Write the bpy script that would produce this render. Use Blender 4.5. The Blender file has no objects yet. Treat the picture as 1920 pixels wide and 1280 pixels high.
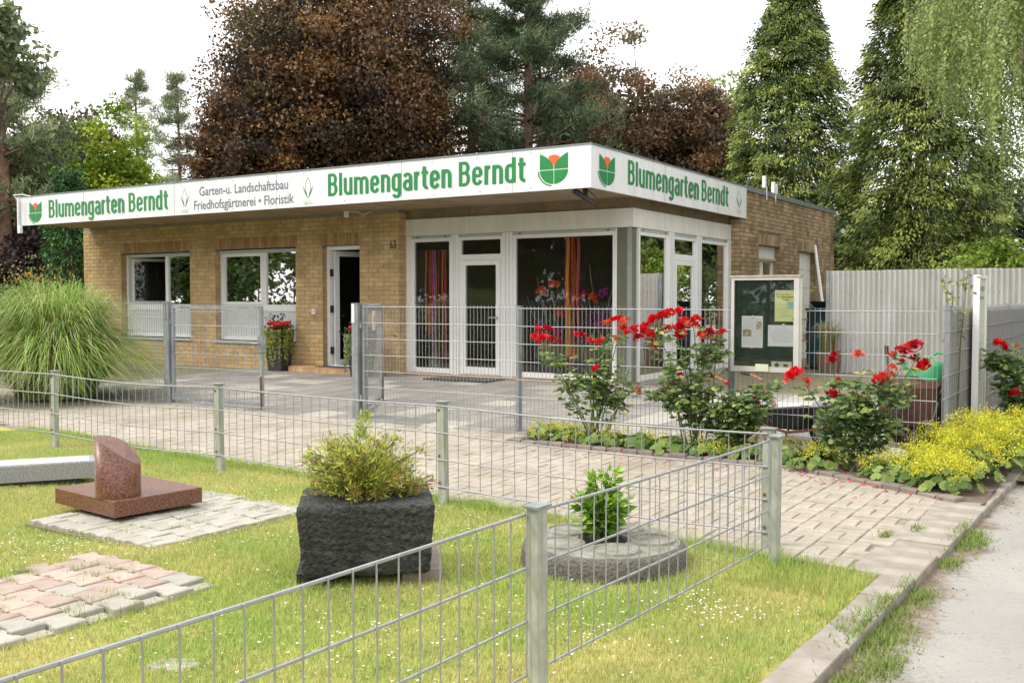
import bpy, math, random
import numpy as np
from mathutils import Vector, Matrix
random.seed(11); rng = np.random.default_rng(11)
S = bpy.context.scene
COL = S.collection
PI = math.pi
# ------------------------------------------------------------------ camera
YAW = math.atan(.634); PITCH = math.atan(80 / 1866.); CH = 1.52; FPX = 1866.7
Fw = np.array([-math.sin(YAW) * math.cos(PITCH), math.cos(YAW) * math.cos(PITCH), -math.sin(PITCH)])
Rt = np.array([math.cos(YAW), math.sin(YAW), 0.]); Up = np.cross(Rt, Fw); C0 = np.array([0, 0, CH])
cd = bpy.data.cameras.new('camera'); cam = bpy.data.objects.new('camera', cd); COL.objects.link(cam)
M = Matrix((Rt, Up, -Fw)).transposed().to_4x4(); M.translation = Vector(C0); cam.matrix_world = M
cd.lens = 35.0; cd.sensor_width = 36.0; cd.clip_end = 2000; cd.clip_start = .05
S.camera = cam
# pixel of the 1920x1280 photograph -> point (on ground height z / on plane y=Y / on plane x=X / at depth Z)
def ray(x, y): return Fw + Rt * (x - 960) / FPX + Up * (640 - y) / FPX
def gp(x, y, z=0.): d = ray(x, y); return C0 + d * ((z - CH) / d[2])
def onY(x, y, Y): d = ray(x, y); return C0 + d * (Y / d[1])
def onX(x, y, X): d = ray(x, y); return C0 + d * (X / d[0])
def dp(x, y, Z): return C0 + ray(x, y) * Z
# ------------------------------------------------------------------ sky, sun, exposure
W = bpy.data.worlds.new('World'); S.world = W; W.use_nodes = True
nt = W.node_tree; bg = nt.nodes['Background']
SUN_EL, SUN_AZ = math.radians(48), math.radians(222)      # azimuth clockwise from +Y
sky = nt.nodes.new('ShaderNodeTexSky'); sky.sky_type = 'NISHITA'; sky.sun_disc = False
sky.sun_elevation = SUN_EL; sky.sun_rotation = SUN_AZ; sky.dust_density = 4.0; sky.air_density = 1.0
tc = nt.nodes.new('ShaderNodeTexCoord'); nz = nt.nodes.new('ShaderNodeTexNoise')
nz.inputs['Scale'].default_value = 2.2; nz.inputs['Detail'].default_value = 6
rp = nt.nodes.new('ShaderNodeValToRGB'); rp.color_ramp.elements[0].position = .2; rp.color_ramp.elements[1].position = .55
rp.color_ramp.elements[0].color = (.72, .72, .72, 1); rp.color_ramp.elements[1].color = (.97, .97, .97, 1)
mx = nt.nodes.new('ShaderNodeMix'); mx.data_type = 'RGBA'
mx.inputs[7].default_value = (11.5, 11.4, 11.2, 1)         # veil of bright thin cloud
nt.links.new(tc.outputs['Generated'], nz.inputs['Vector']); nt.links.new(nz.outputs['Fac'], rp.inputs['Fac'])
nt.links.new(rp.outputs['Color'], mx.inputs[0]); nt.links.new(sky.outputs['Color'], mx.inputs[6])
nt.links.new(mx.outputs[2], bg.inputs['Color']); bg.inputs['Strength'].default_value = 0.125
sl = bpy.data.lights.new('sun', 'SUN'); sl.energy = 1.5; sl.angle = math.radians(13); sl.color = (1, .93, .82)
so = bpy.data.objects.new('sun', sl); COL.objects.link(so)
sd = Vector((math.sin(SUN_AZ) * math.cos(SUN_EL), math.cos(SUN_AZ) * math.cos(SUN_EL), math.sin(SUN_EL)))
so.rotation_euler = sd.to_track_quat('Z', 'Y').to_euler()
S.view_settings.view_transform = 'Standard'; S.view_settings.look = 'None'; S.view_settings.gamma = 1
S.view_settings.use_curve_mapping = False; S.view_settings.exposure = 0.66
S.render.engine = 'CYCLES'; S.cycles.max_bounces = 8; S.cycles.transparent_max_bounces = 24

# ------------------------------------------------------------------ materials
MT = {}
def nodes_of(name):
    m = bpy.data.materials.new(name); m.use_nodes = True
    n = m.node_tree; return m, n, n.nodes['Principled BSDF']
def mat(name, col, rough=.7, metal=0., var=.12, scale=6., bump=0., bscale=40., island=0., hue2=None, spec=None, emis=None, detail=5, bdist=.01):
    """colour with soft mottling (noise), optional per-piece variation and fine relief"""
    m, n, b = nodes_of(name); L = n.links
    b.inputs['Roughness'].default_value = rough; b.inputs['Metallic'].default_value = metal
    if spec is not None: b.inputs['Specular IOR Level'].default_value = spec
    t = n.nodes.new('ShaderNodeTexCoord'); z = n.nodes.new('ShaderNodeTexNoise')
    z.inputs['Scale'].default_value = scale; z.inputs['Detail'].default_value = detail; z.inputs['Roughness'].default_value = .62
    L.new(t.outputs['Object'], z.inputs['Vector'])
    r = n.nodes.new('ShaderNodeValToRGB'); e = r.color_ramp.elements
    h2 = hue2 or col
    e[0].position = .3; e[1].position = .7
    e[0].color = tuple(c * (1 - var) for c in col) + (1,); e[1].color = tuple(min(1, c * (1 + var)) for c in h2) + (1,)
    L.new(z.outputs['Fac'], r.inputs['Fac']); out = r.outputs['Color']
    if island:
        g = n.nodes.new('ShaderNodeNewGeometry'); oi = n.nodes.new('ShaderNodeObjectInfo')
        a = n.nodes.new('ShaderNodeMath'); a.operation = 'ADD'; f = n.nodes.new('ShaderNodeMath'); f.operation = 'FRACT'
        L.new(g.outputs['Random Per Island'], a.inputs[0]); L.new(oi.outputs['Random'], a.inputs[1]); L.new(a.outputs[0], f.inputs[0])
        mr = n.nodes.new('ShaderNodeMapRange'); mr.inputs[3].default_value = 1 - island; mr.inputs[4].default_value = 1 + island
        L.new(f.outputs[0], mr.inputs[0])
        hs = n.nodes.new('ShaderNodeHueSaturation'); L.new(mr.outputs[0], hs.inputs['Value']); L.new(out, hs.inputs['Color'])
        out = hs.outputs['Color']
    L.new(out, b.inputs['Base Color'])
    if bump:
        z2 = n.nodes.new('ShaderNodeTexNoise'); z2.inputs['Scale'].default_value = bscale; z2.inputs['Detail'].default_value = 6
        L.new(t.outputs['Object'], z2.inputs['Vector'])
        bp = n.nodes.new('ShaderNodeBump'); bp.inputs['Strength'].default_value = bump; bp.inputs['Distance'].default_value = bdist
        L.new(z2.outputs['Fac'], bp.inputs['Height']); L.new(bp.outputs['Normal'], b.inputs['Normal'])
    if emis: b.inputs['Emission Color'].default_value = emis[:3] + (1,); b.inputs['Emission Strength'].default_value = emis[3]
    MT[name] = m; return m
def leafmat(name, transl=.3, rough=.5, var=.25, sat=1.0):
    """foliage: vertex colour 'Col' varied per leaf, part of the light passes through"""
    m, n, b = nodes_of(name); L = n.links
    a = n.nodes.new('ShaderNodeAttribute'); a.attribute_name = 'Col'
    g = n.nodes.new('ShaderNodeNewGeometry'); mr = n.nodes.new('ShaderNodeMapRange')
    mr.inputs[3].default_value = 1 - var; mr.inputs[4].default_value = 1 + var
    L.new(g.outputs['Random Per Island'], mr.inputs[0])
    hs = n.nodes.new('ShaderNodeHueSaturation'); hs.inputs['Saturation'].default_value = sat
    L.new(a.outputs['Color'], hs.inputs['Color']); L.new(mr.outputs[0], hs.inputs['Value'])
    L.new(hs.outputs['Color'], b.inputs['Base Color']); b.inputs['Roughness'].default_value = rough
    b.inputs['Specular IOR Level'].default_value = .3
    t = n.nodes.new('ShaderNodeBsdfTranslucent'); L.new(hs.outputs['Color'], t.inputs['Color'])
    mxs = n.nodes.new('ShaderNodeMixShader'); mxs.inputs[0].default_value = transl
    o = n.nodes['Material Output']; L.new(b.outputs[0], mxs.inputs[1]); L.new(t.outputs[0], mxs.inputs[2]); L.new(mxs.outputs[0], o.inputs['Surface'])
    MT[name] = m; return m
def glassmat(name, tint=(.8, .84, .82), gain=1.6):
    m, n, b = nodes_of(name); L = n.links; n.nodes.remove(b)
    tr = n.nodes.new('ShaderNodeBsdfTransparent'); tr.inputs[0].default_value = tint + (1,)
    gl = n.nodes.new('ShaderNodeBsdfGlossy'); gl.inputs['Roughness'].default_value = .015
    fr = n.nodes.new('ShaderNodeFresnel'); fr.inputs[0].default_value = 1.5
    mu = n.nodes.new('ShaderNodeMath'); mu.operation = 'MULTIPLY'; mu.inputs[1].default_value = gain; mu.use_clamp = True
    L.new(fr.outputs[0], mu.inputs[0]); ms = n.nodes.new('ShaderNodeMixShader')
    L.new(mu.outputs[0], ms.inputs[0]); L.new(tr.outputs[0], ms.inputs[1]); L.new(gl.outputs[0], ms.inputs[2])
    L.new(ms.outputs[0], n.nodes['Material Output'].inputs['Surface']); MT[name] = m; return m

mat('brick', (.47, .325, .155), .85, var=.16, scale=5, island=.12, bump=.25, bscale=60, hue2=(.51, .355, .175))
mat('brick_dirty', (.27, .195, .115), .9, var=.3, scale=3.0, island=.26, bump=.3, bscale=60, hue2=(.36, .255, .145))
mat('brick_soldier', (.36, .22, .10), .85, var=.2, scale=8, island=.25, bump=.25, bscale=60)
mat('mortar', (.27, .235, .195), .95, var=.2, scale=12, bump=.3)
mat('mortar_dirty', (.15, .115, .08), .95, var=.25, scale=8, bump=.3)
mat('white_panel', (.74, .73, .71), .45, var=.06, scale=3)
mat('fascia_white', (.77, .78, .81), .4, var=.04, scale=4, detail=8)
mat('letter_green', (.012, .21, .055), .45, var=.08)
mat('letter_grey', (.16, .17, .22), .5, var=.05)
mat('pale_print', (.45, .5, .5), .5, var=.05)
mat('orange_print', (.80, .12, .035), .45, var=.05)
mat('concrete', (.34, .265, .18), .9, var=.2, scale=2.5, bump=.2, bscale=30)
mat('beam', (.23, .175, .115), .9, var=.25, scale=3, bump=.3, bscale=30)
mat('zinc', (.22, .25, .27), .45, metal=.5, var=.15, scale=3)
mat('roof_felt', (.09, .09, .09), .95, var=.2)
mat('frame_white', (.76, .76, .77), .35, var=.04)
mat('frame_grey', (.38, .42, .39), .4, var=.05)
mat('column', (.17, .18, .13), .3, metal=.35, var=.08, scale=2)
mat('black', (.015, .015, .017), .5, var=.1)
mat('dark_grey', (.05, .05, .055), .5, var=.2)
mat('interior_wall', (.26, .22, .18), .9, var=.1)
mat('interior_dark', (.09, .078, .065), .9, var=.1)
mat('interior_floor', (.22, .19, .15), .6, var=.2)
mat('galv', (.31, .32, .335), .5, metal=.35, var=.14, scale=14, detail=7)
mat('galv_post', (.33, .36, .385), .5, metal=.4, var=.22, scale=9, detail=8, bump=.1)
mat('green_post', (.38, .415, .365), .55, var=.22, scale=9, hue2=(.42, .44, .40), detail=9)
mat('rust', (.16, .07, .035), .9, var=.3, scale=20)
mat('paver', (.365, .325, .272), .9, var=.16, scale=10, island=.09, bump=.35, bscale=90)
mat('paver_grey', (.37, .35, .305), .9, var=.16, scale=12, island=.10, bump=.4, bscale=90)
mat('paver_pink', (.39, .28, .235), .9, var=.16, scale=12, island=.16, bump=.4, bscale=90, hue2=(.38, .32, .27))
mat('joint_soil', (.17, .15, .085), .95, var=.35, scale=14, bump=.4)
mat('joint_sand', (.23, .20, .15), .95, var=.3, scale=9, bump=.4)
mat('slab_grey', (.25, .235, .215), .9, var=.2, scale=5, island=.09, bump=.3, bscale=70)
mat('slab_light', (.37, .345, .30), .9, var=.12, scale=6, island=.06, bump=.3, bscale=70)
mat('slab_dark', (.20, .19, .18), .9, var=.16, scale=6, island=.08, bump=.3, bscale=70)
mat('kerb', (.345, .315, .28), .92, var=.16, scale=7, island=.08, bump=.4, bscale=80)
mat('edging', (.21, .175, .15), .95, var=.22, scale=9, island=.16, bump=.5, bscale=70)
mat('asphalt', (.34, .325, .30), .95, var=.17, scale=2.3, bump=.7, bscale=160, detail=14)
mat('soil', (.135, .10, .072), .98, var=.35, scale=8, bump=.8, bscale=50)
mat('lawn_soil', (.27, .30, .06), .98, var=.3, scale=2.2, hue2=(.38, .33, .10), bump=.8, bscale=60, detail=9)
mat('forest_floor', (.05, .06, .025), .98, var=.4, scale=.3, bump=.5)
mat('far_grass', (.10, .14, .035), .98, var=.35, scale=.4)
mat('granite_red', (.085, .034, .021), .36, var=.7, scale=75, detail=3, hue2=(.16, .066, .042))
mat('granite_grey', (.27, .27, .28), .8, var=.4, scale=80, detail=3, bump=.5, bscale=45)
mat('granite_top', (.52, .52, .54), .6, var=.12, scale=90)
mat('granite_black', (.010, .012, .012), .7, var=.6, scale=35, bump=1., bscale=42, bdist=.04, hue2=(.05, .054, .052))
mat('millstone', (.13, .118, .105), .95, var=.5, scale=60, bump=1., bscale=55, bdist=.02)
mat('millstone_top', (.29, .28, .255), .95, var=.25, scale=20, bump=.7, bscale=55)
mat('stone', (.36, .33, .27), .95, var=.3, scale=12, bump=.6)
mat('bark', (.105, .075, .055), .95, var=.4, scale=9, bump=.9, bscale=20, bdist=.04)
mat('bark_pine', (.20, .115, .08), .95, var=.4, scale=7, bump=.9, bscale=16, bdist=.04)
mat('bark_birch', (.5, .48, .44), .9, var=.4, scale=7, bump=.4)
mat('stem', (.10, .13, .04), .7, var=.3)
mat('twig', (.14, .095, .055), .9, var=.3)
mat('corrugated', (.58, .58, .575), .55, metal=.2, var=.08, scale=2.2, detail=9)
mat('fence_strip', (.37, .325, .27), .8, var=.28, scale=5, detail=9, island=.22)
mat('paper', (.80, .80, .83), .7, var=.03)
mat('paper_yellow', (.74, .76, .36), .7, var=.04)
mat('ink', (.07, .07, .09), .7, var=.05)
mat('ink_pale', (.45, .45, .53), .7, var=.05)
mat('ink_orange', (.75, .30, .08), .7, var=.05)
mat('map_blue', (.32, .60, .60), .7, var=.15, scale=30)
mat('photo_print', (.22, .22, .14), .5, var=.7, scale=45, hue2=(.45, .40, .30))
mat('board_green', (.012, .035, .024), .6, var=.2)
mat('case_frame', (.56, .55, .53), .4, metal=.2, var=.06)
mat('cream', (.62, .62, .50), .6, var=.05)
mat('info_face', (.47, .50, .38), .35, var=.06, scale=2)
mat('rust_tray', (.065, .024, .009), .75, var=.45, scale=7, detail=9)
mat('steel_dark', (.05, .052, .056), .5, metal=.4, var=.3, scale=8)
mat('steel_tray', (.33, .34, .35), .4, metal=.6, var=.25, scale=9)
mat('rust_handle', (.30, .12, .07), .7, var=.35, scale=25)
mat('rubber', (.02, .02, .021), .8, var=.2)
mat('bin_blue', (.012, .055, .07), .45, var=.15)
mat('wood', (.32, .19, .09), .8, var=.3, scale=9)
mat('wicker', (.16, .115, .075), .85, var=.35, scale=40, bump=.8, bscale=70)
mat('green_plastic', (.03, .33, .14), .4, var=.1)
mat('terracotta', (.55, .30, .19), .8, var=.15)
mat('tile_step', (.47, .29, .145), .75, var=.15, scale=9, island=.16)
mat('flower_red', (.50, .003, .010), .6, var=.3, scale=30, hue2=(.64, .008, .016), spec=.15)
mat('petal', (.62, .015, .06), .6, var=.3, island=.3)
mat('begonia', (.66, .025, .012), .5, var=.25, scale=30)
mat('crepe_orange', (.72, .10, .02), .7, var=.25, scale=30)
mat('crepe_pink', (.62, .05, .14), .7, var=.25, scale=30)
mat('crepe_purple', (.30, .035, .22), .7, var=.25, scale=30)
mat('ribbon_orange', (.88, .34, .02), .5, var=.1)
mat('ribbon_pink', (.75, .07, .25), .5, var=.1)
mat('ribbon_purple', (.42, .17, .45), .5, var=.1)
mat('ribbon_red', (.70, .08, .05), .5, var=.1)
mat('yellow_wool', (.72, .47, .08), .8, var=.2, scale=30)
mat('daisy', (.82, .82, .78), .7, var=.05)
mat('pot_pale', (.45, .50, .44), .5, var=.06)
leafmat('leaf'); leafmat('grass', .35, .6, .3, .9); leafmat('needle', .12, .6, .3); leafmat('copper_leaf', .25, .5, .3)
glassmat('glass', (.9, .93, .92), gain=.85); glassmat('glass_case', (.97, .98, .97), .8)
mat('frost', (.56, .60, .60), .35, var=.05)

def streaks(name, lo, sc=(9, 9, .5), thr=(.35, .7)):
    """faint run-off streaks and grime multiplied into a material's colour"""
    n = MT[name].node_tree; L = n.links; b = n.nodes['Principled BSDF']; src = b.inputs['Base Color'].links[0].from_socket
    t = n.nodes.new('ShaderNodeTexCoord'); mp = n.nodes.new('ShaderNodeMapping'); mp.inputs['Scale'].default_value = sc; z = n.nodes.new('ShaderNodeTexNoise'); z.inputs['Scale'].default_value = 1; z.inputs['Detail'].default_value = 7
    r = n.nodes.new('ShaderNodeValToRGB'); r.color_ramp.elements[0].position = thr[0]; r.color_ramp.elements[1].position = thr[1]; r.color_ramp.elements[0].color = lo + (1,); r.color_ramp.elements[1].color = (1, 1, 1, 1)
    L.new(t.outputs['Object'], mp.inputs[0]); L.new(mp.outputs[0], z.inputs['Vector']); L.new(z.outputs['Fac'], r.inputs['Fac'])
    m = n.nodes.new('ShaderNodeMix'); m.data_type = 'RGBA'; m.blend_type = 'MULTIPLY'; m.inputs[0].default_value = 1; L.new(src, m.inputs[6]); L.new(r.outputs[0], m.inputs[7]); L.new(m.outputs[2], b.inputs['Base Color'])
streaks('fence_strip', (.66, .62, .55), (4, 14, 1.2)); streaks('fascia_white', (.90, .895, .87)); streaks('white_panel', (.90, .88, .84)); streaks('corrugated', (.80, .79, .77), (3, 3, .5)); streaks('concrete', (.78, .74, .68), (2, 2, 2)); streaks('brick', (.80, .78, .74), (1.3, 1.3, .9), (.3, .6))
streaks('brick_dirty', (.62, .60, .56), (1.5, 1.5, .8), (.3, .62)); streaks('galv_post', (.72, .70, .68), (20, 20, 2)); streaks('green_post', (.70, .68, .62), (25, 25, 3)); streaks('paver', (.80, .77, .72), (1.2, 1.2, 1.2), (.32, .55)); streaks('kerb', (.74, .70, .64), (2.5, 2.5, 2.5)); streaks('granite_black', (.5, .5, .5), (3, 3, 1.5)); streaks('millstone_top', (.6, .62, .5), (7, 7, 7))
def road_mat():
    """bleached asphalt: aggregate speckle, patches, soil washed in from the kerb side"""
    m, n, b = nodes_of('asphalt'); L = n.links; b.inputs['Roughness'].default_value = .95; t = n.nodes.new('ShaderNodeTexCoord')
    def noise(sc, det=6, ro=.6): z = n.nodes.new('ShaderNodeTexNoise'); z.inputs['Scale'].default_value = sc; z.inputs['Detail'].default_value = det; z.inputs['Roughness'].default_value = ro; L.new(t.outputs['Object'], z.inputs['Vector']); return z.outputs['Fac']
    def ramp(src, p0, c0, p1, c1): r = n.nodes.new('ShaderNodeValToRGB'); r.color_ramp.elements[0].position = p0; r.color_ramp.elements[1].position = p1; r.color_ramp.elements[0].color = c0 + (1,); r.color_ramp.elements[1].color = c1 + (1,); L.new(src, r.inputs['Fac']); return r.outputs['Color']
    def mixc(f, a, b_, mode='MIX'): k = n.nodes.new('ShaderNodeMix'); k.data_type = 'RGBA'; k.blend_type = mode; (L.new(f, k.inputs[0]) if not isinstance(f, float) else setattr(k.inputs[0], 'default_value', f)); L.new(a, k.inputs[6]); L.new(b_, k.inputs[7]); return k.outputs[2]
    def math_(op, a, b_): k = n.nodes.new('ShaderNodeMath'); k.operation = op; [L.new(v, k.inputs[i]) if not isinstance(v, (int, float)) else setattr(k.inputs[i], 'default_value', v) for i, v in enumerate((a, b_))]; return k.outputs[0]
    base = ramp(noise(1.1, 9), .3, (.255, .247, .233), .7, (.335, .323, .303)); v = n.nodes.new('ShaderNodeTexVoronoi'); v.inputs['Scale'].default_value = 130; L.new(t.outputs['Object'], v.inputs['Vector'])
    base = mixc(1., base, ramp(v.outputs['Distance'], .05, (.86, .855, .85), .5, (1.05, 1.045, 1.03)), 'MULTIPLY'); base = mixc(1., base, ramp(noise(38, 4), .30, (.78, .76, .73), .42, (1., 1., 1.)), 'MULTIPLY')
    sp = n.nodes.new('ShaderNodeSeparateXYZ'); L.new(t.outputs['Object'], sp.inputs[0]); e = math_('MULTIPLY', math_('ADD', sp.outputs['X'], .76), -5.0)
    f = math_('ADD', e, math_('MULTIPLY', math_('SUBTRACT', noise(2.3, 8, .65), .5), 4.2)); f = math_('ADD', f, math_('MULTIPLY', math_('SUBTRACT', noise(30, 4), .5), 1.2)); fr = ramp(f, .15, (0, 0, 0), .85, (1, 1, 1))
    soil = ramp(noise(14, 8), .3, (.12, .088, .062), .7, (.24, .185, .14)); L.new(mixc(fr, base, soil), b.inputs['Base Color'])
    bp = n.nodes.new('ShaderNodeBump'); bp.inputs['Strength'].default_value = .6; bp.inputs['Distance'].default_value = .006; L.new(noise(150, 4), bp.inputs['Height']); L.new(bp.outputs['Normal'], b.inputs['Normal']); MT['asphalt'] = m
road_mat()
# ------------------------------------------------------------------ mesh helpers
class MB:
    def __init__(s): s.v = []; s.f = []
    def box(s, x0, x1, y0, y1, z0, z1):
        i = len(s.v)
        s.v += [(x0, y0, z0), (x1, y0, z0), (x1, y1, z0), (x0, y1, z0), (x0, y0, z1), (x1, y0, z1), (x1, y1, z1), (x0, y1, z1)]
        s.f += [tuple(i + k for k in q) for q in ((0, 3, 2, 1), (4, 5, 6, 7), (0, 1, 5, 4), (1, 2, 6, 5), (2, 3, 7, 6), (3, 0, 4, 7))]
        return s
    def tube(s, pts, rad, n=6, cap=True):
        pts = [Vector(p) for p in pts]; k = len(pts)
        if not hasattr(rad, '__len__'): rad = [rad] * k
        i0 = len(s.v); a = None
        for j, p in enumerate(pts):
            d = (pts[min(j + 1, k - 1)] - pts[max(j - 1, 0)]).normalized()
            if a is None: a = d.orthogonal().normalized()
            else:
                a = (a - d * a.dot(d)); a = a.normalized() if a.length > 1e-6 else d.orthogonal().normalized()
            b = d.cross(a)
            for q in range(n):
                t = 2 * PI * q / n; s.v.append(tuple(p + (a * math.cos(t) + b * math.sin(t)) * rad[j]))
        for j in range(k - 1):
            for q in range(n):
                s.f.append((i0 + j * n + q, i0 + j * n + (q + 1) % n, i0 + (j + 1) * n + (q + 1) % n, i0 + (j + 1) * n + q))
        if cap:
            s.f.append(tuple(i0 + q for q in range(n))[::-1]); s.f.append(tuple(i0 + (k - 1) * n + q for q in range(n)))
        return s
    def prism(s, poly, z0, z1, fn=None, inset=0.):
        """polygon in (a,b) raised from z0 to z1; fn maps (a,b,z) to a point; inset chamfers the top"""
        fn = fn or (lambda a, b, z: (a, b, z)); n = len(poly); i = len(s.v)
        cx = sum(p[0] for p in poly) / n; cy = sum(p[1] for p in poly) / n
        s.v += [fn(a, b, z0) for a, b in poly]
        if inset:
            zc = z1 - inset * .7
            s.v += [fn(a, b, zc) for a, b in poly]
            r = []
            for a, b in poly:
                l = math.hypot(a - cx, b - cy) or 1; k = 1 - inset / l; r.append((cx + (a - cx) * k, cy + (b - cy) * k))
            s.v += [fn(a, b, z1) for a, b in r]; L = 3
        else:
            s.v += [fn(a, b, z1) for a, b in poly]; L = 2
        for l in range(L - 1):
            for q in range(n): s.f.append((i + l * n + q, i + l * n + (q + 1) % n, i + (l + 1) * n + (q + 1) % n, i + (l + 1) * n + q))
        s.f.append(tuple(i + (L - 1) * n + q for q in range(n))); s.f.append(tuple(i + q for q in range(n))[::-1])
        return s
    def lathe(s, prof, n=24, c=(0, 0, 0), cap=True):
        i = len(s.v); k = len(prof)
        for r, z in prof:
            for q in range(n):
                t = 2 * PI * q / n; s.v.append((c[0] + r * math.cos(t), c[1] + r * math.sin(t), c[2] + z))
        for j in range(k - 1):
            for q in range(n): s.f.append((i + j * n + q, i + j * n + (q + 1) % n, i + (j + 1) * n + (q + 1) % n, i + (j + 1) * n + q))
        if cap:
            s.f.append(tuple(i + q for q in range(n))[::-1]); s.f.append(tuple(i + (k - 1) * n + q for q in range(n)))
        return s
    def ball(s, c, r, n=8, m=5, sq=1.):
        prof = [(r * math.sin(PI * (j + .02) / (m + .04)), -r * sq * math.cos(PI * (j + .02) / (m + .04))) for j in range(m + 1)]
        return s.lathe(prof, n, c)
    def map(s, fn, i0=0):
        for i in range(i0, len(s.v)): s.v[i] = tuple(fn(*s.v[i]))
        return s
    def mesh(s, name, m, smooth=False):
        me = bpy.data.meshes.new(name); me.from_pydata([tuple(map(float, v)) for v in s.v], [], s.f); me.materials.append(MT[m])
        if smooth: me.shade_smooth()
        me.update(); return me
    def build(s, name, m, parent=None, smooth=False, loc=None, rz=0., kind=None):
        o = bpy.data.objects.new(name, s.mesh(name, m, smooth)); COL.objects.link(o)
        if parent: o.parent = parent
        if loc is not None: o.location = loc
        if rz: o.rotation_euler.z = rz
        if kind: o['kind'] = kind
        return o
def box(x0, x1, y0, y1, z0, z1): return MB().box(min(x0, x1), max(x0, x1), min(y0, y1), max(y0, y1), min(z0, z1), max(z0, z1))
def tag(o, label, cat, group=None):
    o['label'] = label; o['category'] = cat
    if group: o['group'] = group
    return o
def thing(name, label, cat, loc=(0, 0, 0), rz=0., group=None):
    o = bpy.data.objects.new(name, None); COL.objects.link(o); o.location = loc; o.rotation_euler.z = rz; o.empty_display_size = .1
    return tag(o, label, cat, group)
def struct(o): o['kind'] = 'structure'; return o
def inst(name, me, parent, loc, rot=(0, 0, 0), scale=None):
    o = bpy.data.objects.new(name, me); COL.objects.link(o); o.parent = parent; o.location = loc; o.rotation_euler = rot
    if scale: o.scale = scale
    return o
def npmesh(name, V, Fq, m, cols=None, smooth=False):
    """V (n,3), Fq (k,3|4) numpy -> mesh, optional per-vertex colour"""
    me = bpy.data.meshes.new(name); n, k = len(V), Fq.shape[1]
    me.vertices.add(n); me.vertices.foreach_set('co', np.ascontiguousarray(V, dtype=np.float32).ravel())
    me.loops.add(Fq.size); me.loops.foreach_set('vertex_index', np.ascontiguousarray(Fq, dtype=np.int32).ravel())
    me.polygons.add(len(Fq)); me.polygons.foreach_set('loop_start', np.arange(0, Fq.size, k, dtype=np.int32))
    me.update(calc_edges=True)
    if cols is not None:
        at = me.color_attributes.new('Col', 'FLOAT_COLOR', 'POINT')
        c = np.ones((n, 4), np.float32); c[:, :3] = cols; at.data.foreach_set('color', c.ravel())
    me.materials.append(MT[m])
    if smooth: me.shade_smooth()
    return me
def npobj(name, V, Fq, m, cols=None, parent=None, kind=None, smooth=False):
    o = bpy.data.objects.new(name, npmesh(name, V, Fq, m, cols, smooth)); COL.objects.link(o)
    if parent: o.parent = parent
    if kind: o['kind'] = kind
    return o
def unit(a): return a / (np.linalg.norm(a, axis=-1, keepdims=True) + 1e-9)
def leaves(P, A, L, Wd, cols, nrm=None):
    """diamond leaves: base P, axis A, length L, width Wd -> V, F, C"""
    n = len(P); A = unit(A)
    r = rng.normal(size=(n, 3)) if nrm is None else nrm + rng.normal(size=(n, 3)) * .35
    B = unit(np.cross(A, r)); L = np.broadcast_to(L, (n,))[:, None]; Wd = np.broadcast_to(Wd, (n,))[:, None]
    N = np.cross(A, B)
    V = np.stack([P, P + A * L * .45 + B * Wd * .5 + N * Wd * .12, P + A * L, P + A * L * .45 - B * Wd * .5 + N * Wd * .12], 1).reshape(-1, 3)
    Fq = np.arange(4 * n).reshape(n, 4); return V, Fq, np.repeat(cols, 4, 0)

# ------------------------------------------------------------------ ground and setting
struct(box(-400, 400, -400, 400, -.5, -.16).build('ground', 'far_grass'))
# lawn sheet with gentle unevenness
def sheet(name, x0, x1, y0, y1, z, m, nx=2, ny=2, f=None):
    xs = np.linspace(x0, x1, nx); ys = np.linspace(y0, y1, ny); X, Y = np.meshgrid(xs, ys)
    Z = np.full_like(X, z) if f is None else f(X, Y)
    V = np.stack([X, Y, Z], -1).reshape(-1, 3); i = np.arange(nx * ny).reshape(ny, nx)
    Fq = np.stack([i[:-1, :-1], i[:-1, 1:], i[1:, 1:], i[1:, :-1]], -1).reshape(-1, 4)
    return npobj(name, V, Fq, m)
def kerb_x(y): return -1.235 + .036 * (y - 4.2)      # lawn side of the kerb
def lawn_back(x): return np.interp(x, [-16, -12, -6, -2.2, -1.75, -1.1], [7.3, 6.85, 6.2, 5.78, 5.72, 5.55])
def lawn_z(X, Y): return .012 * np.sin(X * 2.1 + Y * 1.3) + .010 * np.sin(Y * 3.3 - X * 1.7) - .004
def lawn_f(X, Y): return lawn_z(X, Y)
nx, ny = 90, 60
tx = np.linspace(0, 1, nx); ty = np.linspace(0, 1, ny); TX, TY = np.meshgrid(tx, ty)
Xl = -16 + TX * 14.9; Yt = lawn_back(Xl); Yl = -6 + TY * (Yt + 6); Xl = np.minimum(Xl, kerb_x(Yl) + .03)
V = np.stack([Xl, Yl, np.where(Xl > kerb_x(Yl) - .06, np.minimum(lawn_z(Xl, Yl), -.006), lawn_z(Xl, Yl))], -1).reshape(-1, 3); ii = np.arange(nx * ny).reshape(ny, nx)
struct(npobj('lawn', V, np.stack([ii[:-1, :-1], ii[:-1, 1:], ii[1:, 1:], ii[1:, :-1]], -1).reshape(-1, 4), 'lawn_soil', smooth=True))
struct(box(-1.16, 14, -60, 80, -.155, -.045).build('road', 'asphalt'))
def court_z(y): return .015 + .105 * min(max((y - 9.4) / 4.8, 0), 1)
cy = struct(sheet('courtyard', -30, -.75, 9.3, 27, 0, 'joint_soil', 8, 60, lambda X, Y: .005 + .105 * np.clip((Y - 9.4) / 4.8, 0, 1) - .012))
path = struct(sheet('path', -20, -1.06, 5.35, 9.6, -.001, 'joint_sand', 260, 90, lambda X, Y: np.where(Y > lawn_back(X) + .03, -.001, -.07)))
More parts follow.
